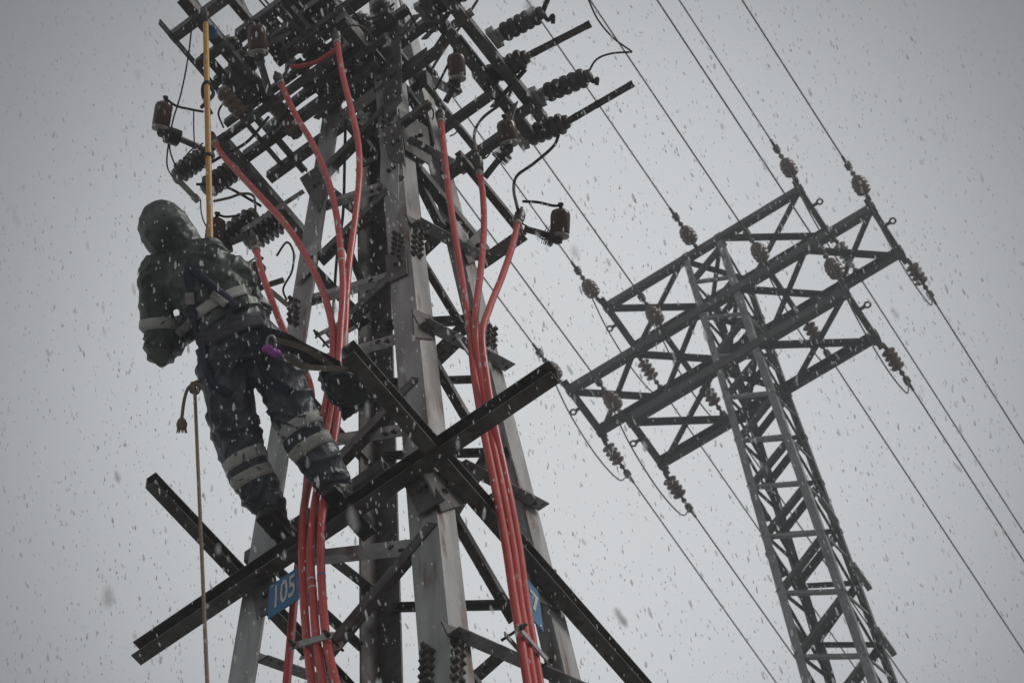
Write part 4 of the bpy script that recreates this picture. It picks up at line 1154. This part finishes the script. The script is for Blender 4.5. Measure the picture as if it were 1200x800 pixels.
b = MB(); db = DF + .30
def slab(poly, d0_, d1_):
    n_ = len(poly); q0 = [Dp(x, y, d0_) for x, y in poly]; q1 = [Dp(x, y, d1_) for x, y in poly]
    b.add(q0 + q1, [tuple(range(n_)), tuple(range(n_, 2 * n_))[::-1]] + [(i, n_ + i, n_ + (i + 1) % n_, (i + 1) % n_) for i in range(n_)])
slab(((374, 437), (392, 433), (416, 430), (436, 440), (444, 466), (430, 476), (416, 482), (403, 492), (401, 478), (389, 470), (379, 455)), db - .02, db + .16)
slab(((384, 440), (410, 436), (428, 448), (434, 468), (414, 476), (396, 470), (386, 458)), db - .09, db + .05)
bag = fused(b, 'tool_bag', M['bag'], None, voxel=.008, smooth=3, fold=.022, fscale=8, seed=11)
bag.location = pel
tag(bag, 'crumpled dark bag hanging behind the beam in front of the red cables', 'bag')

# ------------------------------------------------------------------ wet snow in the air
SN_CLOSE, SN_NEAR, SN_FAR = 300, 18500, 22000
sv, sf, sw = [], [], []
rs = random.Random(17)
fall = (-Z * .80 + UP * -.50 + RT * .12).normalized()
for i in range(SN_CLOSE + SN_NEAR + SN_FAR):
    if i < SN_CLOSE: dd = 2.2 + 4.3 * rs.random() ** .6
    elif i < SN_CLOSE + SN_NEAR: dd = 6.5 + 7.6 * rs.random() ** .45
    else: dd = 14.6 + 32 * rs.random() ** .5
    wet_ = rs.uniform(.36, .84) if i < SN_CLOSE + SN_NEAR else rs.uniform(.66, .93)
    x = rs.uniform(-400, 1600); y = rs.uniform(-200, 1000)
    c = look(x, y); c = c * (dd / c.dot(FW))
    if c.z < GROUND + .1: continue
    r = min(.0068, .0029 * math.exp(rs.gauss(0, .34)))
    ax = (fall + Vector((rs.gauss(0, .13), rs.gauss(0, .13), rs.gauss(0, .13)))).normalized()
    u = ax.orthogonal().normalized(); v = ax.cross(u)
    Lh = r * rs.uniform(1.8, 5.2)
    n0 = len(sv); sw += [wet_] * (12 if dd < 15 else 6)
    if dd < 15:
        sv.append(c - ax * Lh)
        for t_, k_ in ((-.45, .85), (.35, 1.0)):
            for k in range(5):
                a = k * 1.2566 + t_; q = rs.uniform(.75, 1.15) * k_
                sv.append(c + ax * Lh * t_ + (u * math.cos(a) + v * math.sin(a)) * r * q)
        sv.append(c + ax * Lh * .9)
        for k in range(5):
            k2 = (k + 1) % 5
            sf += [(n0, n0 + 1 + k2, n0 + 1 + k), (n0 + 1 + k, n0 + 1 + k2, n0 + 6 + k2, n0 + 6 + k), (n0 + 6 + k, n0 + 6 + k2, n0 + 11)]
    else:
        sv += [c - ax * Lh, c + u * r, c + v * r, c - u * r, c - v * r, c + ax * Lh]
        for k in range(4):
            sf += [(n0, n0 + 1 + (k + 1) % 4, n0 + 1 + k), (n0 + 5, n0 + 1 + k, n0 + 1 + (k + 1) % 4)]
m, nt2, bs = new_mat('wet_snowflake')
bs.inputs['Base Color'].default_value = (.86, .87, .88, 1); bs.inputs['Roughness'].default_value = .5
tr = nt2.nodes.new('ShaderNodeBsdfTranslucent'); tr.inputs['Color'].default_value = (.96, .965, .97, 1)
mxs = nt2.nodes.new('ShaderNodeMixShader'); mxs.inputs['Fac'].default_value = .88
out_n = nt2.nodes['Material Output']
nt2.links.new(bs.outputs[0], mxs.inputs[1]); nt2.links.new(tr.outputs[0], mxs.inputs[2]); 
tp = nt2.nodes.new('ShaderNodeBsdfTransparent'); mx2 = nt2.nodes.new('ShaderNodeMixShader'); at_ = nt2.nodes.new('ShaderNodeAttribute'); at_.attribute_name = 'wetness'; nt2.links.new(at_.outputs['Fac'], mx2.inputs['Fac'])
nt2.links.new(mxs.outputs[0], mx2.inputs[1]); nt2.links.new(tp.outputs[0], mx2.inputs[2]); nt2.links.new(mx2.outputs[0], out_n.inputs['Surface'])
me = bpy.data.meshes.new('falling_snow'); me.from_pydata(sv, [], sf); me.attributes.new('wetness', 'FLOAT', 'POINT').data.foreach_set('value', sw); me.polygons.foreach_set('use_smooth', [True] * len(sf)); me.materials.append(m); me.update()
so = bpy.data.objects.new('falling_snow', me); COL.objects.link(so)
tag(so, 'wet snow falling through the air in front of both towers', 'snow', kind='stuff')

# ------------------------------------------------------------------ hazy air
HZ = .0050
if HZ:
    mb = MB(); mb.box(Vector((0, 0, 30)), Vector((430, 0, 0)), Vector((0, 430, 0)), Vector((0, 0, 33)))
    hz = mb.build('haze', M['black'], None)
    m, nt3, bs = new_mat('snowy_air'); nt3.nodes.remove(bs)
    pv = nt3.nodes.new('ShaderNodeVolumePrincipled'); pv.inputs['Color'].default_value = (.9, .92, .95, 1); pv.inputs['Density'].default_value = HZ
    nt3.links.new(pv.outputs[0], nt3.nodes['Material Output'].inputs['Volume'])
    hz.data.materials.clear(); hz.data.materials.append(m)
    tag(hz, kind='stuff')
